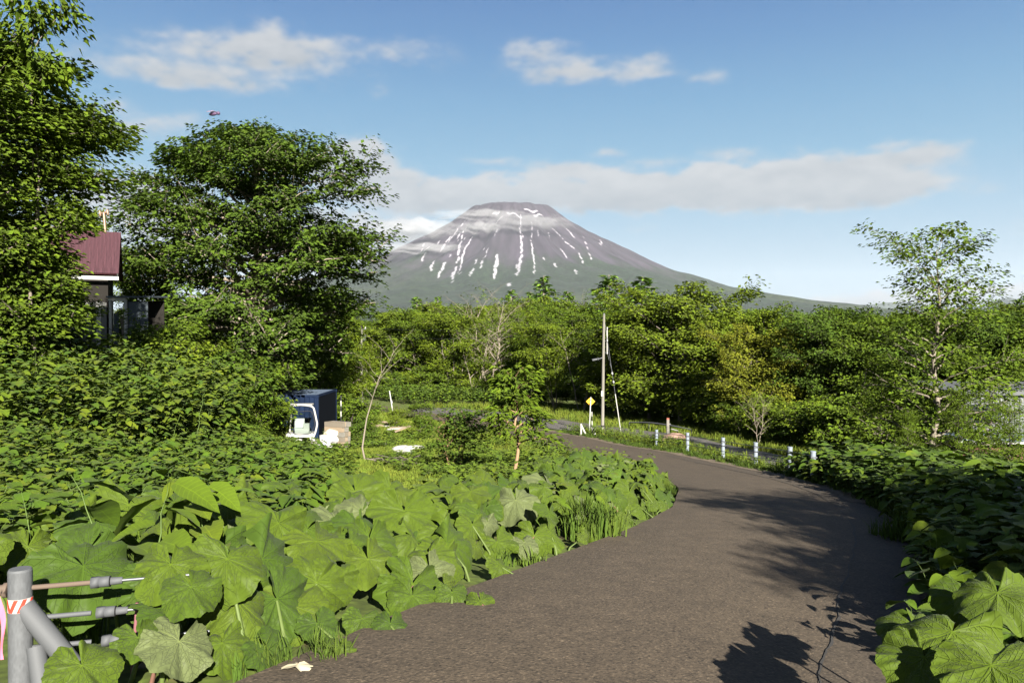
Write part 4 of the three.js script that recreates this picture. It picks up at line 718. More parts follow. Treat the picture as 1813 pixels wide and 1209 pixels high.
// house with a red roof on the left, annex in front
{
  const d = 36, k = d / FOCAL, base = GH(-18.3, 36) - 0.3, g = group('house', -18.15, base, -35.5, 0.42), Y = (py, dd = d) => EYE - (py - HORIZON) / FOCAL * dd - base;
  const dark = std(lin(0.0136, 0.0124, 0.0112), 0.95, { specularIntensity: 0.1 }), greyW = std(lin(0.0558, 0.0589, 0.0558), 0.95, { specularIntensity: 0.2 }), roofRed = std(lin(0.075, 0.032, 0.04), 0.6, { map: texture(256, (x, y) => { const q = 190 + 90 * (wrapRoof(x, y) - 0.5); return [q, q, q]; }) }), pale = std(lin(0.2604, 0.2604, 0.2480), 0.9), slate = std(lin(0.0372, 0.0465, 0.0558), 0.7);
  const eave = Y(486, 35.1), ridge = Y(409, 37.6), wallTop = eave + 0.1;
  mesh('wall', mergeGeometries([box(7, wallTop, 0.15, -3.5, wallTop / 2, -0.075), box(0.15, wallTop, 4.2, -0.075, wallTop / 2, -2.26), box(7, wallTop, 0.15, -3.5, wallTop / 2, -4.4)]), dark, g);
  const gs = new THREE.Shape([new THREE.Vector2(0, wallTop), new THREE.Vector2(2.1, ridge - 0.12), new THREE.Vector2(4.25, wallTop)]); mesh('gable', new THREE.ExtrudeGeometry(gs, { depth: 0.14, bevelEnabled: false }).rotateY(Math.PI / 2).translate(-0.146, 0, -0.1), greyW, g);
  const roof = mesh('roof', new THREE.BufferGeometry().copy(mergeGeometries([box(7.6, 0.06, 3.15, -3.35, 0, 0, 0.0), ])), std(lin(0.0620, 0.0217, 0.0248), 0.6), g), ra = Math.atan2(ridge - eave, 2.55); roof.position.set(0, (eave + ridge) / 2 - 0.05, -0.86); roof.rotation.x = ra;
  for (let i = 0; i < 24; i++) mesh('roof_panel', box(0.306, 0.03, 3.17, 0.28 - i * 0.315, 0.046, 0), roofRed, roof);
  for (let i = 0; i < 25; i++) mesh('standing_seam', box(0.02, 0.05, 3.18, 0.44 - i * 0.315, 0.056, 0), roofRed, roof);
  const r2 = mesh('roof', box(7.6, 0.1, 3.15, -3.35, 0, 0), roofRed, g); r2.position.set(0, (eave + ridge) / 2 - 0.05, -3.36); r2.rotation.x = -ra;
  mesh('fascia', box(7.6, 0.16, 0.04, -3.35, eave - 0.16, 0.43), pale, g); mesh('barge_board', box(0.05, 0.2, 3.1, 0.4, (eave + ridge) / 2 - 0.16, -0.86, ra), greyW, g);
  for (let i = 0; i < 15; i++) mesh('wall_board', box(0.2, Y(536), 0.03, -0.16 - i * 0.215, Y(536) / 2, 0.02 + (i % 3) * 0.004), i % 5 === 1 ? pale : i % 3 ? greyW : std(lin(0.1240, 0.1240, 0.1178), 0.9), g);
  const win = mesh('window', box(0.9, 0.8, 0.04, -2.2, Y(512), 0.02), std(lin(0.0124, 0.0155, 0.0186), 0.1), g); mesh('frame', box(1.0, 0.06, 0.05, -2.2, Y(512) + 0.43, 0.03), pale, win);
  tag(g, 'dark wooden house with a red metal roof half hidden by trees', 'house');
  // T-shaped flue on the ridge
  const f = at(184, 410, 37.6), q = group('flue_pipe', f.x, f.y - 0.12, f.z), cu = std(lin(0.1860, 0.1240, 0.0868), 0.45, { metalness: 0.5 }), P = (px, py) => V((px - 188) * 37.6 / FOCAL + 0.1, (411 - py) * 37.6 / FOCAL + 0.12, 0);
  mesh('stack', rod(V(0.1, -0.35, 0), P(184.5, 378), 0.062, 12), cu, q); mesh('crosspipe', rod(P(177, 379.5), P(191.5, 377), 0.05, 10), cu, q); mesh('end_pipe', rod(P(177, 375), P(178.3, 384), 0.055, 10), cu, q); mesh('end_pipe', rod(P(190.5, 373), P(191.8, 382), 0.055, 10), cu, q);
  tag(q, 'copper brown T-shaped flue rising from the red roof', 'flue');
  // lean-to
  const h = group('lean_to_shed', (193 - PCX) / FOCAL * 34, GH(-17, 34) - 0.3, -34), hb = GH(-17, 34) - 0.3, YY = (py) => EYE - (py - HORIZON) / FOCAL * 34 - hb, kk = 34 / FOCAL, tp = YY(530);
  mesh('door_frame', mergeGeometries([box(0.1, tp, 0.1, 29 * kk, tp / 2, 0), box(0.09, tp, 0.1, 0.05, tp / 2, 0), box(31 * kk, 0.13, 0.12, 14.5 * kk, tp, 0.02)]), whiteWorn, h);
  const door = mesh('door', box(0.3, tp * 0.7, 0.04, 24 * kk, tp * 0.4, -0.25, 0, 0.5, 0.1), weathered, h); mesh('door_panel', box(0.22, tp * 0.72, 0.03, 6 * kk, tp * 0.42, -0.3), slate, h);
  for (let i = 0; i < 3; i++) mesh('leaning_board', box(0.07, tp * 0.66, 0.03, (21 + i * 2.4) * kk, tp * 0.36, -0.12 - i * 0.02, 0.05, 0, -0.12 + 0.06 * i), i === 1 ? tan : weathered, h);
  for (let i = 0; i < 5; i++) mesh('side_board', box(0.165, tp - 0.1, 0.03, (36 + i * 7) * kk, (tp - 0.1) / 2, -0.05), slate, h);
  mesh('back_wall', box(70 * kk, tp, 0.06, 35 * kk, tp / 2, -1.5), dark, h); mesh('roof', box(78 * kk, 0.07, 1.75, 36 * kk, tp + 0.14, -0.72, 0.04), slate, h);
  tag(h, 'small grey lean-to shed with a white door frame in front of the house', 'shed');
}
function wrapRoof(x, y) { return vnoise(x * 16, y * 3) * 0.5 + vnoise(x * 40 + 7, y * 14) * 0.5; }
// building at the right edge
{
  const d = 30, base = -4.5, g = group('metal_building', 18.4, base, -30, -0.12), corrM = std(lin(0.1240, 0.1302, 0.1364), 0.5, { metalness: 0.3 });
  const sheet = (n) => { const p = [], idx = [], h0 = 2.25, h1 = 3.75; for (let i = 0; i <= n * 4; i++) { const q = i % 4, x = i * 0.045, z = q === 1 || q === 2 ? 0.035 : 0; p.push(x, h0, z, x, h1, z); if (i) { const k = (i - 1) * 2; idx.push(k, k + 2, k + 1, k + 1, k + 2, k + 3); } } const q = new THREE.BufferGeometry(); q.setAttribute('position', new THREE.Float32BufferAttribute(p, 3)); q.setIndex(idx); return q; };
  const sg = sheet(5); for (let i = 0; i < 9; i++) mesh('metal_sheet', sg.clone().translate(-0.6 + i * 0.905, 0, -1.2 + (i % 2) * 0.008), corrM, g);
  mesh('core_wall', box(8.2, 3.7, 0.2, 3.4, 1.85, -1.4), std(lin(0.0310, 0.0310, 0.0310), 0.9), g); mesh('roof', mergeGeometries([box(8.8, 0.1, 5, 3.4, 3.85, -3.5, 0.03), box(8.8, 0.18, 0.06, 3.4, 3.82, -1.0)]), galv, g); mesh('upper_window', box(1.2, 0.7, 0.06, 0.1, 3.0, -1.13), std(lin(0.0186, 0.0217, 0.0310), 0.1), g);
  const brown = [lin(0.06, 0.027, 0.02), lin(0.05, 0.024, 0.018), lin(0.07, 0.031, 0.022)].map((c) => std(c, 0.85));
  for (let i = 0; i < 12; i++) mesh('siding_board', box(7.6, 0.14, 0.025, 2.6, 0.1 + i * 0.15, 0.0, -0.08), brown[i % 3], g);
  mesh('side_wall', box(7.6, 1.9, 0.08, 2.6, 0.9, -0.08), brown[1], g); for (const x of [-0.9, 0.9, 2.7]) mesh('batten', box(0.09, 1.8, 0.04, x, 0.95, 0.04), brown[2], g);
  mesh('lower_roof', mergeGeometries([box(8.2, 0.06, 1.7, 2.6, 2.1, -0.5, 0.08)]), std(lin(0.0992, 0.1240, 0.1674), 0.5), g); mesh('eave_trim', box(8.2, 0.075, 0.03, 2.6, 2.04, 0.37), white, g);
  tag(g, 'building with grey ribbed metal wall above brown boards at the right edge', 'building');
  [[1729, 868, 892, 13.5], [1785, 866, 880, 13.2], [1806, 864, 898, 12.6]].forEach(([px, y0, y1, dd], i) => { const a = at(px, y0, dd), x = a.x, gy = GH(x, dd) - 0.1, k = dd / FOCAL, q = group('pipe_arch', x, gy, -dd, 0.2 * i), h = a.y - gy; mesh('pipe', pipe([V(-0.09 - 0.02 * i, 0, 0), V(-0.06, h * 0.8, 0), V(-0.02, h, 0), V(0.03, h, 0), V(0.07, h * 0.8, 0), V(0.14, 0, 0)], 0.03, 8, 30), white, q); for (const s of [-0.085, 0.12]) mesh('foot', box(0.08, 0.1, 0.08, s, 0.03, 0), steel, q); tag(q, ['leftmost white bent pipe showing behind the right bank', 'middle white bent pipe showing behind the right bank', 'tallest white bent pipe at the right edge of the bank'][i], 'pipe', 'white bent pipes behind the right bank'); });
}
// an insect in flight
{
  const c = at(378, 203, 1.5), g = group('flying_insect', c.x, c.y, c.z, -0.3), body = std(lin(0.0620, 0.0372, 0.0744), 0.6);
  mesh('body', new THREE.SphereGeometry(1, 14, 10).scale(0.009, 0.0034, 0.0034), body, g); mesh('head', new THREE.SphereGeometry(0.0034, 10, 8).translate(0.012, 0.0005, 0), body, g);
  for (const s of [-1, 1]) mesh('wing', new THREE.SphereGeometry(1, 12, 6).scale(0.008, 0.0005, 0.0055).rotateX(s * 0.5).translate(-0.002, 0.004, s * 0.006), std(lin(0.1860, 0.1364, 0.1860), 0.4, { transparent: true, opacity: 0.6 }), g);
  tag(g, 'small dark insect flying in the sky above the trees', 'insect');
}
console.log('things done');
// ------------------------------------------------------------------ woods
{
  const R = rng(900);
  const kits = [
    makeTree(11, { H: 8, base: 0.9, env: [[0, 2.2], [0.3, 2.9], [0.65, 2.5], [1, 0.7]], limbs: 36, subs: 6, leaves: 34, leafL: 0.2, rs: 0.52 }),
    makeTree(12, { H: 8, base: 1.3, env: [[0, 1.8], [0.4, 2.6], [0.75, 2.3], [1, 0.8]], limbs: 32, subs: 6, leaves: 34, leafL: 0.19, rs: 0.52, stems: 2 }),
    makeTree(13, { H: 8, base: 1.0, env: [[0, 2.4], [0.35, 2.7], [0.6, 2.0], [1, 0.5]], limbs: 34, subs: 6, leaves: 34, leafL: 0.21, rs: 0.48 }),
    makeTree(14, { H: 8, base: 1.6, env: [[0, 1.5], [0.5, 2.6], [0.8, 2.3], [1, 1.0]], limbs: 30, subs: 6, leaves: 34, leafL: 0.19, rs: 0.55, stems: 3, lobes: 0.4 }),
    makeTree(15, { H: 8, base: 0.8, env: [[0, 2.6], [0.3, 3.1], [0.7, 2.6], [1, 0.9]], limbs: 38, subs: 6, leaves: 34, leafL: 0.19, rs: 0.52, lobes: 0.4 }),
    makeTree(16, { H: 8, base: 1.2, env: [[0, 1.6], [0.4, 2.1], [0.75, 1.7], [1, 0.4]], limbs: 32, subs: 6, leaves: 28, leafL: 0.2, rs: 0.45, lobes: 0.45 }),
  ];
  const airy = makeTree(17, { H: 8, base: 1.8, env: [[0, 1.4], [0.45, 2.3], [0.8, 1.9], [1, 0.7]], limbs: 20, subs: 6, leaves: 10, leafL: 0.15, rs: 0.45, stems: 3, bare: 0.45, r: 0.13 });
  const leaves = [LEAF.mid, LEAF.fresh, LEAF.deep, LEAF.mid];
  const rows = [[], [], [], []];
  const put = (row, px, d, topPy, wide, kit, leaf, wood = bark) => rows[row].push([px, d, topPy, wide, kit, leaf, wood]);
  // front row as it stands in the photograph: place, distance, top, width
  [[655, 92, 560, 1.0, 3, 0], [700, 90, 545, 1.05, 0, 1], [748, 88, 545, 1.0, 1, 0], [800, 86, 548, 1.0, 3, 1], [845, 84, 540, 1.0, 6, 0], [893, 80, 545, 1.0, 6, 0], [935, 76, 560, 0.9, 1, 0], [982, 70, 560, 0.95, 3, 1], [1030, 66, 556, 0.95, 6, 0],
    [1090, 62, 548, 0.95, 2, 1], [1150, 59, 532, 1.05, 0, 1], [1205, 56, 502, 1.15, 4, 1], [1262, 53, 552, 1.0, 2, 1], [1332, 46, 577, 0.95, 4, 3], [1392, 45, 600, 0.8, 2, 3], [1425, 47, 556, 0.9, 0, 2], [1478, 44, 545, 0.95, 4, 2], [1532, 43, 556, 0.95, 0, 0], [1590, 42, 556, 0.95, 2, 2], [1650, 43, 560, 0.95, 4, 0], [1710, 43, 556, 0.95, 0, 2], [1770, 42, 552, 1.0, 4, 2], [1830, 40, 556, 1.0, 2, 0]]
    .forEach(([px, d, top, w, k, l]) => put(0, px, d, top, w, k === 6 ? airy : kits[k], l === 3 ? LEAF.gold : leaves[l], k === 6 || k === 3 ? barkPale : bark));
  for (let r = 1; r < 4; r++) for (let px = 560 + r * 14; px < 1870; px += 46 + R() * 18) {
    const d = (px < 950 ? 90 : px < 1250 ? mix(88, 56, (px - 950) / 300) : px < 1420 ? 54 : 50) + r * 9 + R() * 5, tops = 547 + (R() - 0.5) * 40 + (px > 1380 ? 2 : 0) + (px < 700 ? (700 - px) * 0.12 : 0);
    put(r, px + (R() - 0.5) * 20, d, tops - (r === 3 ? 4 : 0), 0.85 + 0.3 * R(), kits[Math.floor(R() * kits.length)], leaves[Math.floor(R() * 4)]);
  }
  const words = ['front row', 'second row', 'third row', 'last row'];
  rows.forEach((row, r) => {
    row.sort((a, b) => a[0] - b[0]);
    const right = row.filter((t) => t[0] > 1070), left = row.filter((t) => t[0] <= 1070).reverse();
    for (const [px, d, top, wide, kit, leaf, wood] of row) {
      const x = (px - PCX) / FOCAL * d, y = GH(x, d), h = (at(px, top, d).y - y) * 0.93, s = h / 8, side = px > 1070 ? 'right' : 'left', n = (px > 1070 ? right : left).findIndex((t) => t[0] === px);
      plantTree('forest_tree', kit, x, d, R() * 6.28, [s * wide * (r ? 1.02 : 1.0), s], wood, leaf, `${leaf === LEAF.gold ? 'golden green' : leaf === LEAF.deep ? 'dark green' : leaf === LEAF.fresh ? 'bright green' : 'green'} tree, ${ordinals[n]} ${side} of the utility pole in the wood's ${words[r]}`, 'tree', `trees in the ${words[r]} of the wood`);
    }
  });
  // larches rising behind
  const larch = [makeLarch(41, 10, 2.1), makeLarch(42, 10, 1.7)];
  [[962, 488, 112, 1.7, 1], [1078, 486, 108, 2.1, 0], [1137, 489, 112, 2.2, 0], [940, 516, 125, 1.5, 1], [1005, 515, 125, 1.6, 1], [775, 524, 125, 1.0, 1], [738, 524, 130, 1.4, 0], [905, 512, 120, 1.4, 1]].forEach(([px, top, d, w, k], i) => {
    const x = (px - PCX) / FOCAL * d, h = at(px, top, d).y - GH(x, d); plantTree('larch_tree', larch[k], x, d, i, [h / 10 * w, h / 10], barkMid, LEAF.conifer, ['slim larch in front of the volcano left of the utility pole', 'rounded larch just behind the utility pole top', 'broad larch right of the utility pole top', 'low larch top below the volcano summit', 'low larch left of the utility pole', 'lone pointed conifer under the left flank of the volcano', 'leftmost conifer top under the left flank of the volcano', 'conifer top right under the summit'][i], 'tree', 'conifers behind the wood');
  });
  // nearly bare grey crown under the summit
  const bare = makeTree(51, { H: 8, base: 1.5, env: [[0, 1.5], [0.5, 2.4], [1, 1.2]], limbs: 26, subs: 7, leaves: 5, leafL: 0.16, rs: 0.4, bare: 0.75, stems: 2, rise: [0.6, 1.1], r: 0.12 });
  [[868, 506, 98, 1.3], [835, 520, 99, 1.0], [1040, 514, 104, 0.5], [1345, 690, 39, 0.9]].forEach(([px, top, d, w], i) => { const x = (px - PCX) / FOCAL * d, h = at(px, top, d).y - GH(x, d); plantTree('bare_tree', bare, x, d, i * 2, [h / 8 * w, h / 8], barkMid, LEAF.mid, ['bare grey twiggy tree in front of the volcano', 'smaller bare grey tree left of its larger neighbour before the volcano', 'thin pale bare stem between the two larches', 'short bare broken tree with pale trunk by the gravel'][i], 'tree', 'nearly bare trees'); });
  // undergrowth along the wood's edge
  const bushes = [makeTree(61, { H: 2, base: 0.1, env: [[0, 1.0], [0.5, 1.1], [1, 0.4]], limbs: 20, subs: 4, leaves: 22, leafL: 0.13, rs: 0.3, r: 0.04, stems: 4 }), makeTree(62, { H: 2, base: 0.1, env: [[0, 0.8], [0.5, 1.0], [1, 0.3]], limbs: 18, subs: 4, leaves: 24, leafL: 0.11, rs: 0.3, r: 0.03, stems: 5 }), makeTree(63, { H: 2, base: 0.15, env: [[0, 1.1], [0.4, 1.2], [1, 0.5]], limbs: 22, subs: 4, leaves: 20, leafL: 0.15, rs: 0.34, r: 0.04, stems: 3 })];
  let n = 0;
  for (let px = 640; px < 1830; px += 23 + R() * 10) {
    const d = (px < 950 ? 84 : px < 1250 ? mix(80, 52, (px - 950) / 300) : px < 1420 ? mix(50, 40, (px - 1250) / 170) : mix(38, 33, (px - 1420) / 400)) + (R() - 0.5) * 4, x = (px - PCX) / FOCAL * d, h = 1.3 + R() * 1.7;
    plantTree('forest_shrub', bushes[n % 3], x, d, R() * 6, [h / 2 * (0.9 + 0.4 * R()), h / 2], bark, leaves[(n * 7) % 4], `${h > 2.3 ? 'tall' : 'low'} green shrub, ${ORD(n)} from the left along the foot of the wood`, 'shrub', 'undergrowth at the edge of the wood'); n++;
  }
  // ------------------------------------------------------------------ single trees
  const big = makeTree(71, { H: 12.4, base: 1.3, env: [[0, 3.6], [0.12, 4.4], [0.35, 4.7], [0.5, 4.2], [0.68, 3.6], [0.85, 2.4], [1, 0.8]], limbs: 78, subs: 8, leaves: 40, leafL: 0.19, rs: 0.6, thick: 0.4, r: 0.36, rise: [0.02, 0.42], lobes: 0.5, wiggle: 0.22, seg: 9, twig: 0.27, sag: 0.08, lean: [0.4, 0] });
  { const d = 46, x = (452 - PCX) / FOCAL * d, h = at(452, 212, d).y - GH(x, d); plantTree('broadleaf_tree', big, x, d, 2.2, [h / 12.4, h / 12.4], barkMid, LEAF.deep, 'large spreading dark green tree behind the blue container', 'tree'); }
  const side = makeTree(72, { H: 9, base: 0.6, env: [[0, 2.6], [0.3, 3.0], [0.7, 2.3], [1, 0.7]], limbs: 44, subs: 7, leaves: 38, leafL: 0.19, rs: 0.55, r: 0.17 });
  [[262, 440, 47, 0.85, LEAF.fresh, 'bright green tree between the house and the large spreading tree'], [372, 520, 49, 0.85, LEAF.mid, 'green tree filling the lower left of the large spreading tree'], [560, 545, 58, 0.8, LEAF.mid, 'green tree showing right behind the blue container'], [610, 560, 66, 0.8, LEAF.fresh, 'bright green tree behind the container near the far utility pole'], [510, 560, 54, 0.8, LEAF.deep, 'dark tree standing right behind the blue container']].forEach(([px, top, d, w, leaf, label], i) => { const x = (px - PCX) / FOCAL * d, h = at(px, top, d).y - GH(x, d); plantTree('broadleaf_tree', side, x, d, i * 1.7 + 0.4, [h / 9 * w, h / 9], barkMid, leaf, label, 'tree'); });
  const leftT = makeTree(73, { H: 10.2, base: 0.8, env: [[0, 1.8], [0.3, 2.0], [0.46, 2.4], [0.57, 3.3], [0.68, 2.9], [0.8, 2.1], [0.9, 1.4], [1, 0.5]], limbs: 92, subs: 9, leaves: 42, leafL: 0.16, rs: 0.5, r: 0.26, rise: [0.05, 0.55], lobes: 0.22, twig: 0.27, seg: 9 });
  { const d = 21, x = (-34 - PCX) / FOCAL * d, h = at(-34, 60, d).y - GH(x, d); plantTree('broadleaf_tree', leftT, x, d, 0.9, [h / 10.2, h / 10.2], bark, LEAF.mid, 'tall leafy tree cut off by the left edge of the picture', 'tree'); }
  const spur = makeTree(74, { H: 4.6, base: 3.2, env: [[0, 0.35], [0.5, 0.75], [1, 0.35]], limbs: 12, subs: 4, leaves: 22, leafL: 0.15, rs: 0.3, r: 0.07, lobes: 0.3 });
  { const d = 20.6, x = (62 - PCX) / FOCAL * d, g = group('broadleaf_tree', x, GH(x, d), -d), h = at(62, 22, d).y - GH(x, d); mesh('trunk', spur.wood, bark, g); mesh('crown', spur.crown, LEAF.mid, g); g.scale.set(1.15, h / 4.6, 1.15); tag(g, 'thin tree whose tuft tops the leafy tree at the left edge', 'tree'); }
  { const d = 25, x = (58 - PCX) / FOCAL * d, h = at(58, 440, d).y - GH(x, d); plantTree('broadleaf_tree', side, x, d, 3, [h / 9 * 0.95, h / 9], bark, LEAF.mid, 'low leafy tree hiding the left end of the house', 'tree'); }
  { const d = 26, x = (20 - PCX) / FOCAL * d, h = at(20, 450, d).y - GH(x, d); plantTree('broadleaf_tree', side, x, d, 5, [h / 9 * 1.1, h / 9], bark, LEAF.deep, 'dark leafy tree at the left edge under the tall tree', 'tree'); }
  { const d = 44, x = (138 - PCX) / FOCAL * d, h = at(138, 362, d).y - GH(x, d); plantTree('broadleaf_tree', kits[5], x, d, 1, [h / 8 * 0.7, h / 8], bark, LEAF.fresh, 'light green tree top behind the red roof', 'tree'); }
  const rightT = makeTree(75, { H: 7.3, base: 0.5, env: [[0, 1.9], [0.22, 2.1], [0.42, 1.7], [0.58, 1.05], [0.7, 1.3], [0.85, 1.55], [1, 0.6]], limbs: 46, subs: 8, leaves: 15, leafL: 0.12, rs: 0.36, r: 0.1, rise: [0.05, 0.85], lobes: 0.4, seg: 8, twig: 0.3, wiggle: 0.1 });
  { const d = 24.5, x = (1658 - PCX) / FOCAL * d, h = at(1658, 428, d).y - GH(x, d); plantTree('sparse_tree', rightT, x, d, 0.3, [h / 7.3 * 1.05, h / 7.3], barkPale, LEAF.mid, 'tall sparse tree with mottled pale trunk on the right', 'tree'); }
  [[1560, 640, 27, 0.7], [1755, 640, 26, 0.8], [1700, 700, 22, 0.7], [1610, 735, 21.5, 0.6], [1790, 720, 21, 0.7]].forEach(([px, top, d, w], i) => { const x = (px - PCX) / FOCAL * d, h = at(px, top, d).y - GH(x, d); plantTree('sparse_tree', rightT, x, d, i * 1.3 + 1, [h / 7.3 * w * 1.2, h / 7.3], barkDark, LEAF.mid, ['thin leafy tree left of the sparse pale-trunked tree', 'leafy tree in front of the grey metal wall', 'low leafy sapling in front of the brown boards', 'low leafy sapling at the foot of the pale-trunked tree', 'leafy sapling at the right edge before the metal building'][i], 'tree'); });
  // trees behind and right of the photographer, whose shade falls on the right of the road
  const shade = makeTree(76, { H: 8, base: 1.9, env: [[0, 1.6], [0.4, 2.4], [0.8, 2.0], [1, 0.8]], limbs: 34, subs: 7, leaves: 36, leafL: 0.15, rs: 0.5, r: 0.14 });
  [[9.3, 1.2, 0.8], [9.3, -1.8, 0.75], [9.0, -5.2, 0.8], [13.4, -3, 1.0], [12.0, 3.6, 0.7]].forEach(([x, d, s], i) => plantTree('roadside_tree', shade, x, d, i * 2.1, [s, s], bark, LEAF.mid, 'leafy tree beside the road behind the photographer', 'tree', 'trees behind the photographer'));
  // young tree, bush and leaning sapling in the yard
  const walnut = makeTree(77, { H: 3.2, base: 1.0, env: [[0, 0.75], [0.25, 0.8], [0.5, 0.45], [0.8, 0.55], [1, 0.25]], limbs: 22, subs: 4, leaves: 13, leafL: 0.2, rs: 0.22, aspect: 0.22, thick: 0.9, flutter: 1.8, r: 0.075, rise: [0.3, 0.6], wiggle: 0.08 });
  { const d = 22.5, x = (914 - PCX) / FOCAL * d, h = at(935, 655, d).y - GH(x, d); plantTree('young_tree', walnut, x, d, 0, [h / 3.2, h / 3.2], std(lin(0.19, 0.12, 0.07), 0.9), LEAF.mid, 'young tree with drooping narrow leaves in the middle of the yard', 'tree'); }
  const bush = makeTree(78, { H: 1.8, base: 0.45, env: [[0, 0.6], [0.5, 0.8], [1, 0.4]], limbs: 26, subs: 5, leaves: 12, leafL: 0.11, rs: 0.22, r: 0.06, stems: 4, bare: 0.25, rise: [0.5, 0.9] });
  { const d = 26.5, x = (800 - PCX) / FOCAL * d, h = at(820, 735, d).y - GH(x, d); plantTree('yard_shrub', bush, x, d, 0.5, [h / 1.8 * 1.1, h / 1.8], std(lin(0.14, 0.08, 0.05), 0.9), LEAF.deep, 'twiggy brown-stemmed shrub left of the young tree', 'shrub'); }
  const thin = makeTree(79, { H: 4.4, base: 2.3, env: [[0, 0.8], [0.5, 1.0], [1, 0.4]], limbs: 12, subs: 3, leaves: 5, leafL: 0.12, rs: 0.2, r: 0.045, bare: 0.5, lean: [1.2, 0], rise: [0.7, 1.1] });
  { const d = 28, x = (640 - PCX) / FOCAL * d; plantTree('leaning_sapling', thin, x, d, 0, [1, 1], barkPale, LEAF.fresh, 'thin leaning pale sapling in front of the brush pile', 'sapling'); }
  // thicket below the large tree and round the container
  [[300, 575, 33, 1.4], [350, 600, 32, 1.3], [405, 620, 33, 1.2], [455, 655, 35, 1.2], [270, 610, 31, 1.1], [480, 700, 37.5, 1.0], [488, 716, 38.5, 0.6], [445, 700, 33, 1.1], [385, 665, 29, 1.1], [460, 745, 38, 0.55], [330, 655, 27, 1.1], [620, 700, 52, 1.3], [740, 715, 58, 1.6], [700, 722, 54, 1.1], [640, 742, 45, 0.9], [745, 738, 48, 1.0]].forEach(([px, top, d, w], i) => { const x = (px - PCX) / FOCAL * d, h = at(px, top, d).y - GH(x, d); plantTree('thicket_shrub', bushes[i % 3], x, d, i * 1.9, [h / 2 * w * 0.8, h / 2], bark, leaves[i % 4], ['highest shrub', 'second highest shrub', 'shrub under the tree trunk', 'shrub right of the tree trunk', 'shrub beside the lean-to', 'shrub left of the cab', 'shrub over the cab', 'low shrub by the white branches', 'front shrub', 'lowest shrub by the cab', 'front left shrub', 'shrub right of the container', 'broad brownish shrub by the leaning white pole', 'small shrub by the far road bend', 'weedy shrub beside the plank stack', 'shrub before the far road'][i] + (i < 11 ? ' in the small-leaved thicket below the large spreading tree' : ' in the overgrown yard'), 'shrub', i < 5 || i === 8 || i === 10 ? 'thicket below the large tree' : i < 10 ? 'shrubs by the container' : 'shrubs by the far road'); });
}
console.log('woods done');

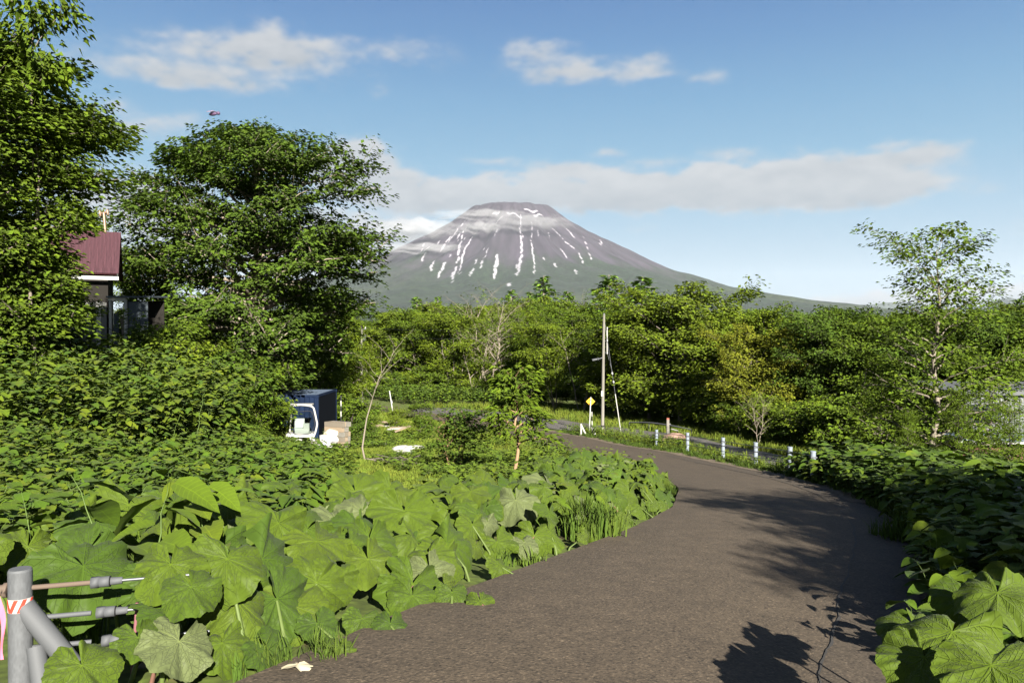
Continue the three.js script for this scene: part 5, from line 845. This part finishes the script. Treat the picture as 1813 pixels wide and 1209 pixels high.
// ------------------------------------------------------------------ butterbur along the road
{
  const R = rng(1200), placed = [];
  const free = (x, d, m) => placed.every(([a, b]) => (x - a) ** 2 + (d - b) ** 2 > m * m);
  let n = 0;
  const label = (r, pale, mat, where, h, edge) => `${h > 0.75 ? 'high-standing' : h > 0.45 ? 'mid-height' : 'low'} ${pale ? 'pale' : mat === FUKI[4] || mat === FUKI[2] ? 'yellow-green' : mat === FUKI[3] ? 'dark' : 'green'} ${r > 0.34 ? 'big' : r > 0.25 ? 'middling' : 'small'} ${edge ? 'roadside ' : ''}butterbur leaf ${where}`;
  const add = (x, d, h, r, toward, where, side, edge) => {
    const pale = R() < (d > 8 ? 0.1 : 0.045), mat = pale ? FUKI_PALE : FUKI[Math.floor(R() * 5)], c = V(-x, 0, d).normalize();
    const e = edge ? 0.85 : 0.4, nrm = V((R() - 0.5) * 1.2 + toward.x * e + c.x * 0.4, edge ? 0.5 : 0.72, (R() - 0.5) * 1.2 + toward.z * e + c.z * 0.4).normalize();
    const spin = Math.atan2(nrm.x, nrm.z) + (R() - 0.5) * 1.3;
    placed.push([x, d]);
    butterbur(x, d, h, r, nrm, spin, mat, label(r, pale, mat, where, h, edge), 'butterbur ' + side, n++, pale);
  };
  for (let tries = 0; n < 236 && tries < 6000; tries++) {
    const t = R(), s = mix(sOf(2.2), sOf(19), Math.pow(t, 1.05)), deep = s > sOf(9) ? 2.2 : 3.3, o = Math.pow(R(), 0.85) * deep, [x, d] = roadPoint(s, -ROAD_W - 0.02 - o);
    if (d < 3.3 || Math.abs((x / d) * FOCAL) > 980 || (d < 4.6 && x > -1.0) || (x < -2.0 && x > -4.6 && d < 5.6 && d > 3.3 && R() < 0.8 ) || !free(x, d, 0.24)) continue;
    const p = roadPoint(s, 0), tw = V(p[0] - x, 0, -(p[1] - d)).normalize(), r = (0.17 + 0.2 * R()) * (0.75 + 0.35 * smooth(0, 1.2, o)) * (R() < 0.12 ? 1.3 : 1);
    add(x, d, mix(0.14, 0.42, smooth(0, 0.7, o)) + smooth(0.5, 2.4, o) * 0.34 * R() + 0.14 * (R() - 0.4), r, tw, (d < 5 ? 'near the striped post' : d < 6.5 ? 'near the road corner' : d < 8.5 ? 'around the largest leaf' : d < 11 ? 'midway along the bank' : d < 14 ? 'on the far half of the bank' : 'at the bend'), 'along the left of the road', o < 0.8);
  }
  const L = n;
  // the large ones that stand out
  [[715, 905, 8.1, 0.44], [520, 1075, 5.4, 0.31], [335, 1040, 4.5, 0.2], [620, 965, 7.0, 0.34], [400, 990, 4.95, 0.29], [300, 1000, 4.7, 0.25], [490, 1000, 6.3, 0.33], [610, 900, 8.6, 0.34], [140, 1180, 3.9, 0.21], [760, 985, 7.0, 0.27], [730, 1060, 6.2, 0.24], [880, 960, 8.4, 0.27], [240, 1130, 4.35, 0.17], [390, 1140, 4.7, 0.2], [560, 1105, 5.3, 0.17], [640, 1105, 5.5, 0.16], [600, 1150, 4.9, 0.12], [690, 1120, 5.45, 0.15], [800, 1050, 6.3, 0.17], [850, 1065, 6.2, 0.14]].forEach(([px, py, d, r], k) => {
    const p = at(px, py, d), c = V(-p.x, 0.1, d).normalize(), nrm = V(c.x * 0.55 + (R() - 0.5) * 0.3 + 0.15, 0.62, c.z * 0.62).normalize(), h = Math.max(0.15, p.y - GH(p.x, d));
    butterbur(p.x, d, h, r, nrm, Math.atan2(nrm.x, nrm.z) + (R() - 0.5) * 0.5, FUKI[[1, 4, 0, 2, 1, 2, 1, 0, 1, 2, 0, 1, 0, 1, 3, 0, 1, 3, 0, 1][k]], ['largest round butterbur leaf standing above the left bank', 'bright yellow-green butterbur leaf nearest the road edge lower left', 'butterbur leaf hiding the end of the barrier cables', 'big green butterbur leaf left below the largest one', 'large pleated butterbur leaf right above the barrier cables', 'drooping butterbur leaf over the barrier cables', 'broad flat butterbur leaf between the pleated one and the road', 'upright butterbur leaf left behind the largest one', 'ribbed butterbur leaf at the bottom left edge', 'round butterbur leaf just right of the largest one', 'ragged butterbur leaf hanging low at the road edge', 'pale green butterbur leaf midway along the bank', 'small butterbur leaf under the barrier cables', 'butterbur leaf beside the grass tuft at the road corner', 'dark butterbur leaf low under the bright one at the road corner', 'low butterbur leaf drooping onto the asphalt below the big leaves', 'smallest butterbur leaf lying at the road corner', 'dark low butterbur leaf right of the road corner', 'low butterbur leaf at the road edge below the round one', 'small butterbur leaf touching the asphalt below the round one'][k], 'butterbur standing out on the left bank', n++, false);
  });
  // right bank
  for (let tries = 0, m = 0; m < 42 && tries < 2000; tries++) {
    const s = mix(sOf(1.5), sOf(7), R()), o = R() * 2.2, [x, d] = roadPoint(s, ROAD_W + 0.35 + o);
    if (d < 3.0 || !free(x, d, 0.25) || x / d > 0.78) continue;
    add(x, d, 0.12 + 0.25 * o * R() + 0.25 * R(), 0.2 + 0.13 * R(), V(-0.8, 0, 0.3), d < 4.6 ? 'at the bottom right corner' : 'on the right bank', 'on the right bank'); m++;
  }
  [[1690, 1120, 3.7, 0.3], [1640, 1165, 3.6, 0.24], [1760, 1180, 3.3, 0.26], [1620, 1110, 4.1, 0.22], [1770, 1050, 4.0, 0.24], [1720, 1060, 4.4, 0.22]].forEach(([px, py, d, r], k) => { const p = at(px, py, d), c = V(-p.x, 0.1, d).normalize(), nrm = V(c.x * 0.4 + (R() - 0.5) * 0.3, 0.75, c.z * 0.5).normalize(), h = Math.max(0.15, p.y - GH(p.x, d)); butterbur(p.x, d, h, r, nrm, Math.atan2(nrm.x, nrm.z) + (R() - 0.5), FUKI[[2, 1, 2, 1, 1, 0][k]], ['largest ragged butterbur leaf in the bottom right corner', 'butterbur leaf with holes at the road edge bottom right', 'wide butterbur leaf cut by the bottom right corner', 'folded butterbur leaf leaning over the road bottom right', 'toothed butterbur leaf at the right edge', 'shaded butterbur leaf behind the ragged ones bottom right'][k], 'butterbur standing out on the right bank', n++, false); });
  // the far tail of the bank
  const tail = []; for (let k = 0; k < 150; k++) { const s = mix(sOf(9), sOf(21), R()), o = R() * 2.8, [x, d] = roadPoint(s, -ROAD_W - 0.5 - o); tail.push([x, GH(x, d) + 0.25 + 0.45 * R(), -d, R() * 6.28, 0.14 + 0.1 * R(), undefined, 0.45 + (R() - 0.5) * 0.6, (R() - 0.5) * 0.7]); }
  scatter('butterbur_undergrowth', BLADES_LOW[0], FUKI[0], tail, 'small butterbur leaves crowding the left bank', 'butterbur', R, 0.2);
}
console.log('butterbur done');

// ------------------------------------------------------------------ knotweed
{
  const R = rng(1500), tall = [1, 2, 3, 4, 5].map((k) => knotPlan(500 + k, 1.9, 12, 0.23)), low = [1, 2, 3, 4, 5].map((k) => knotPlan(520 + k, 1.0, 9, 0.19)), sparse = [1, 2, 3].map((k) => knotPlan(540 + k, 1.25, 9, 0.33)), broad = [1, 2, 3, 4].map((k) => knotPlan(560 + k, 1.0, 9, 0.31));
  const protos = new Map(), TONE = ['mid-green', 'bright green', 'yellow-green', 'dark green']; let n = 0;
  const add = (plan, x, d, turn, s, label, grp, mat = KNOT[Math.floor(R() * 4)]) => {
    const key = plan; if (!protos.has(key)) protos.set(key, []); const g = knotThing(plan, mat); label = label.replace('@', TONE[KNOT.indexOf(mat)]); g.name = numbered('knotweed_plant'); g.position.set(x, GH(x, d), -d); g.rotation.y = turn; g.scale.setScalar(s); scene.add(g); n++; return tag(g, label, 'knotweed', grp);
  };
  // tall stems that stand out on the left
  [[188, 5.6, 1.05], [268, 5.5, 1.0], [388, 5.9, 0.95], [60, 6.0, 0.9], [330, 6.3, 0.9]].forEach(([px, d, s], k) => { const x = (px - PCX) / FOCAL * d; add(sparse[k % 3], x, d, k * 2, s, ['tall knotweed stem left of the barrier cables with upright leaves', 'tall knotweed stem standing above the drooping butterbur', 'tall bare-stemmed knotweed beside the pleated butterbur leaf', 'knotweed stem near the left edge above the barrier post', 'knotweed stem between two taller ones above the barrier'][k], 'knotweed standing out on the left', KNOT[k % 3]); });
  const left = [], field = (m) => { for (let k = 0; k < m; k++) { const d = mix(6, 27, Math.pow(R(), 1.2)), px = mix(-30, 560, R()), x = (px - PCX) / FOCAL * d, r = roadAt(x, d); if (-r.off < ROAD_W + 2.6) continue; if (d > 20 && px > 420) continue; left.push([x, d, d + Math.abs(px - 250) / 200]); } };
  field(2900);
  left.sort((a, b) => a[2] - b[2]);
  const mass = [[], [], [], [], []], massTall = [[], [], []];
  left.forEach(([x, d], k) => {
    const isTall = d > 16 && x < -7.5, y = GH(x, d), s = (0.8 + 0.4 * R()) * (isTall ? 0.95 + 0.25 * smooth(16, 24, d) : 0.85), turn = R() * 6.28;
    if (k % 4 === 0 && k < 520) add(low[Math.floor(R() * 5)], x, d, turn, s, `@ oval-leaved knotweed ${d < 7 ? 'close behind the barrier cables' : d < 8.2 ? 'in the near left field' : d < 9.5 ? 'deeper in the left field' : 'in the middle of the left field'}, ${((x / d) * FOCAL + PCX) < 90 ? 'by the left edge' : ((x / d) * FOCAL + PCX) < 200 ? 'above the striped post' : ((x / d) * FOCAL + PCX) < 310 ? 'above the turnbuckles' : ((x / d) * FOCAL + PCX) < 420 ? 'above the pleated leaf' : 'towards the bank'}`, 'knotweed in the left field');
    else if (isTall) massTall[k % 3].push([x, y, -d, turn, s]); else mass[k % 5].push([x, y, -d, turn, s]);
  });
  mass.forEach((m, k) => scatter('knotweed_mass', knotMerged(low[k]), KNOT[k % 4], m, 'dense oval-leaved knotweed covering the left field', 'knotweed', R, 0.16));
  massTall.forEach((m, k) => scatter('knotweed_mass', knotMerged(tall[k]), KNOT[(k + 1) % 4], m, 'tall knotweed stand in front of the house', 'knotweed', R, 0.16));
  for (let k = 0; k < 44; k++) { const d = 17 + R() * 7, px = 40 + R() * 320, x = (px - PCX) / FOCAL * d; add(tall[k % 5], x, d, R() * 6, 0.95 + 0.35 * R(), `tall @ knotweed in the stand, ${px < 90 ? 'by the left edge' : px < 140 ? 'under the low leafy tree' : px < 190 ? 'under the roof' : px < 240 ? 'under the door frame' : px < 300 ? 'under the lean-to wall' : 'beside the thicket'}, ${d < 19 ? 'front' : d < 21.5 ? 'middle' : 'back'}`, 'knotweed stand below the house'); }
  // right bank
  for (let k = 0, t = 0; k < 125 && t < 3000; t++) { const s = mix(sOf(5), sOf(21), Math.pow(R(), 1.2)), o = Math.pow(R(), 1.5) * 4, [x, d] = roadPoint(s, ROAD_W - 0.05 + o); if (x / d > 0.72 || (d < 5 && o < 0.6)) continue; k++; add(broad[k % 4], x, d, R() * 6, (0.75 + 0.35 * smooth(0, 1.2, o)) * (0.85 + 0.3 * R()), `@ broad-leaved knotweed ${o < 0.4 ? 'hanging off' : o < 1.3 ? 'low on' : 'atop'} the right bank, ${d < 6.5 ? 'nearest the camera' : d < 8.5 ? 'by the near cable' : d < 11 ? 'past the near cable' : d < 14 ? 'before the bent pipes' : d < 17 ? 'below the pale-trunked tree' : 'where the bend begins'}`, 'knotweed on the right bank', KNOT[k % 4]); }
  [[1640, 5.6, 0.62], [1730, 6.2, 0.75], [1790, 6.4, 0.85], [1690, 8, 0.9]].forEach(([px, d, s], k) => { const x = (px - PCX) / FOCAL * d; add(sparse[k % 3], x, d, k * 2.3 + 1, s, ['knotweed shoot with paired oval leaves leaning over the road', 'arching knotweed shoot beside the right barrier cable', 'tall knotweed shoot at the right edge', 'knotweed shoot on the crest of the right bank'][k], 'knotweed standing out on the right bank', KNOT[k % 3]); });
  const mr = [[], []]; for (let k = 0; k < 1100; k++) { const s = mix(sOf(4), sOf(23), R()), o = R() * 7, [x, d] = roadPoint(s, ROAD_W + 0.4 + o); if (d < 4.6 && o < 1.2) continue; mr[k % 2].push([x, GH(x, d), -d, R() * 6, (0.65 + 0.45 * smooth(0, 1.5, o)) * (0.8 + 0.4 * R())]); }
  for (let k = 0; k < 420; k++) { const s = mix(sOf(7), sOf(22), R()), o = R() * 1.3, [x, d] = roadPoint(s, ROAD_W + 0.12 + o); mr[k % 2].push([x, GH(x, d), -d, R() * 6, (0.7 + 0.3 * smooth(0, 1, o)) * (0.8 + 0.4 * R())]); }
  mr.forEach((m, k) => scatter('knotweed_mass', knotMerged(broad[k + 2]), KNOT[k ? 3 : 0], m, 'dense knotweed covering the right bank', 'knotweed', R, 0.18));
  // tail of the left bank, and behind it
  for (let k = 0; k < 40; k++) { const s = mix(sOf(9.5), sOf(20), R()), o = 0.5 + R() * 3.4, [x, d] = roadPoint(s, -ROAD_W - o); add(low[k % 5], x, d, R() * 6, 0.6 + 0.35 * R(), `@ knotweed ${d < 12 ? 'midway along' : d < 15 ? 'on the far half of' : d < 17.5 ? 'near the tip of' : 'at the tip of'} the left bank, ${o < 1.4 ? 'road side' : o < 2.7 ? 'centre' : 'yard side'}`, 'knotweed on the left bank', KNOT[1 + k % 2]); }
  const tail = [[], []]; for (let k = 0; k < 360; k++) { const s = mix(sOf(8.5), sOf(33), R()), o = 0.5 + R() * (s > sOf(22) ? 2.2 : 4), [x, d] = roadPoint(s, -ROAD_W - o); tail[k % 2].push([x, GH(x, d), -d, R() * 6, 0.5 + 0.4 * R()]); }
  tail.forEach((m, k) => scatter('knotweed_mass', knotMerged(low[k]), KNOT[k + 1], m, 'leafy knotweed behind the butterbur of the left bank', 'knotweed', R, 0.18));
  // hedge of leaves across the far road, and the verge by the sign
  const far = [[], []]; for (let k = 0; k < 900; k++) { const px = 640 + R() * 330, d = 74 + R() * 10, x = (px - PCX) / FOCAL * d, r = roadAt(x, d); if (r.off < ROAD_W + 2.5) continue; far[k % 2].push([x, GH(x, d), -d, R() * 6, 1.0 + 0.9 * R()]); }
  far.forEach((m, k) => scatter('knotweed_mass', knotMerged(low[k + 3]), KNOT[k], m, 'bank of leafy plants across the far road', 'knotweed', R, 0.2));
  const verge = [[], []]; for (let k = 0; k < 520; k++) { const s = mix(sOf(17), sOf(48), R()), o = 0.35 + R() * (s > sOf(34) ? 1.3 : 0.9), [x, d] = roadPoint(s, ROAD_W + o); verge[k % 2].push([x, GH(x, d), -d, R() * 6, (s > sOf(33) ? 0.5 : 0.3) + 0.2 * R()]); }
  verge.forEach((m, k) => scatter('verge_plants', knotMerged(low[k]), KNOT[k + 1], m, 'leafy plants on the verge right of the road', 'plants', R, 0.2));
}
console.log('knotweed done');

// ------------------------------------------------------------------ grass and low weeds
{
  const R = rng(1800), gm = (r, g, b) => leafMat(r, g, b, { transmission: 0.2 }), grassA = gm(0.045, 0.072, 0.01), grassB = gm(0.085, 0.112, 0.014), herbM = leafMat(0.065, 0.1, 0.009, { vertexColors: true });
  const tA = grassTuft(1, 26, 0.28, 0.16), tB = grassTuft(2, 20, 0.5, 0.14), tC = grassTuft(3, 30, 0.16, 0.22, 0.014), hA = herb(4, 34, 0.3, 0.11), hB = herb(5, 40, 0.5, 0.13), yard = [], herbs = [], tallG = [], lot = [], weeds = [];
  for (let k = 0; k < 9000; k++) { const d = mix(14, 72, Math.pow(R(), 1.1)), px = mix(420, 1010, R()), x = (px - PCX) / FOCAL * d, r = roadAt(x, d); if (-r.off < ROAD_W + 0.1) continue; const clump = fbm(x * 0.35, d * 0.35, 3); (clump > 0.53 && k % 2 ? herbs : yard).push([x, GH(x, d), -d, R() * 6, (0.8 + 0.6 * R()) * (clump > 0.53 ? 1 : 0.8) * mix(1, 1.7, smooth(25, 70, d))]); }
  for (let k = 0; k < 5200; k++) { const px = mix(760, 1560, R()), d = mix(22, 74, R()), x = (px - PCX) / FOCAL * d, r = roadAt(x, d); if (r.off < ROAD_W + 1.2) continue; if (inLot(x, d) && R() < 0.97) continue; lot.push([x, GH(x, d), -d, R() * 6, (0.7 + 0.6 * R()) * mix(1, 1.5, smooth(30, 70, d))]); }
  for (let k = 0; k < 900; k++) { const s = mix(sOf(1), sOf(48), R()), left = R() < 0.12, o = 0.02 + R() * 0.6, [x, d] = roadPoint(s, (left ? -1 : 1) * (ROAD_W + o)); if (left && (d > 34 || d < 8)) continue; weeds.push([x, GH(x, d), -d, R() * 6, 0.5 + 0.5 * R()]); }
  for (const [px, py, m, sp, h] of [[1050, 950, 26, 0.3, 1.0], [1530, 880, 14, 0.3, 1], [1665, 950, 12, 0.2, 1.0], [1600, 960, 10, 0.3, 1], [330, 1120, 9, 0.2, 0.7], [240, 1060, 6, 0.15, 1.0], [560, 1165, 7, 0.15, 0.4], [480, 1180, 6, 0.2, 0.45], [340, 1180, 6, 0.25, 0.5], [120, 1140, 6, 0.3, 0.7]]) { const c = onGround(px, py); for (let k = 0; k < m; k++) { const x = c.x + (R() - 0.5) * sp * 2, d = -c.z + (R() - 0.5) * sp * 2; tallG.push([x, GH(x, d), -d, R() * 6, h * (0.7 + 0.5 * R())]); } }
  const fieldWeeds = []; for (let k = 0; k < 2600; k++) { const d = mix(14, 46, R()), px = mix(260, 610, R()), x = (px - PCX) / FOCAL * d; if (px > 470 && d > 26) continue; fieldWeeds.push([x, GH(x, d), -d, R() * 6, 0.5 + 0.6 * R()]); }
  scatter('grass', tC, grassB, yard, 'short green grass of the yard', 'grass', R, 0.2); scatter('weeds', hA, herbM, herbs, 'low leafy weeds in the yard', 'weeds', R, 0.2); scatter('grass', tA, grassB, lot, 'grass round the gravel beside the wood', 'grass', R, 0.2);
  scatter('grass', tA, grassA, weeds, 'grass fringe along the road edges', 'grass', R, 0.2); scatter('grass', tB, grassA, tallG, 'tall grass tufts on the verges', 'grass', R, 0.2); scatter('weeds', hB, herbM, fieldWeeds, 'leafy weeds on the slope above the yard', 'weeds', R, 0.25);
  // a dandelion and a dry leaf at the road corner
  const p = onGround(479, 1186), g = group('dandelion', p.x, GH(p.x, -p.z), p.z); mesh('stem', rod(V(0, -0.02, 0), V(0.01, 0.06, 0), 0.003, 6), fukiStalk, g); mesh('flower', new THREE.SphereGeometry(0.013, 10, 6).scale(1, 0.6, 1).translate(0.01, 0.066, 0), std(lin(0.6, 0.42, 0.01), 0.8), g); tag(g, 'yellow dandelion flower in the grass at the road corner', 'dandelion');
  const q = onGround(525, 1195), dl = mesh('dry_leaf', BLADES_LOW[2].clone().scale(0.11, 0.06, 0.06), std(lin(0.28, 0.25, 0.17), 0.9)); dl.position.set(q.x, G(q.x, -q.z) + 0.055, q.z); tag(dl, 'pale dry leaf lying at the road corner lower left', 'leaf');
}
console.log('grass done');
// things that look alike keep one wording and are told apart by how near they stand
{
  const same = new Map();
  for (const o of scene.children) if (o.userData.group && o.userData.kind !== 'stuff' && o.userData.label) { const k = o.userData.group + '|' + o.userData.label; if (!same.has(k)) same.set(k, []); same.get(k).push(o); }
  for (const list of same.values()) if (list.length > 1 && list[0].position.z < 0 && list[0].userData.label.split(/[ ,]+/).length < 15) {
    list.sort((a, b) => Math.hypot(a.position.x, a.position.z) - Math.hypot(b.position.x, b.position.z)).forEach((o, k) => { o.userData.label += k ? `, ${ORD(k)} nearest` : ', nearest such'; });
  }
}
renderer.render(scene, camera);
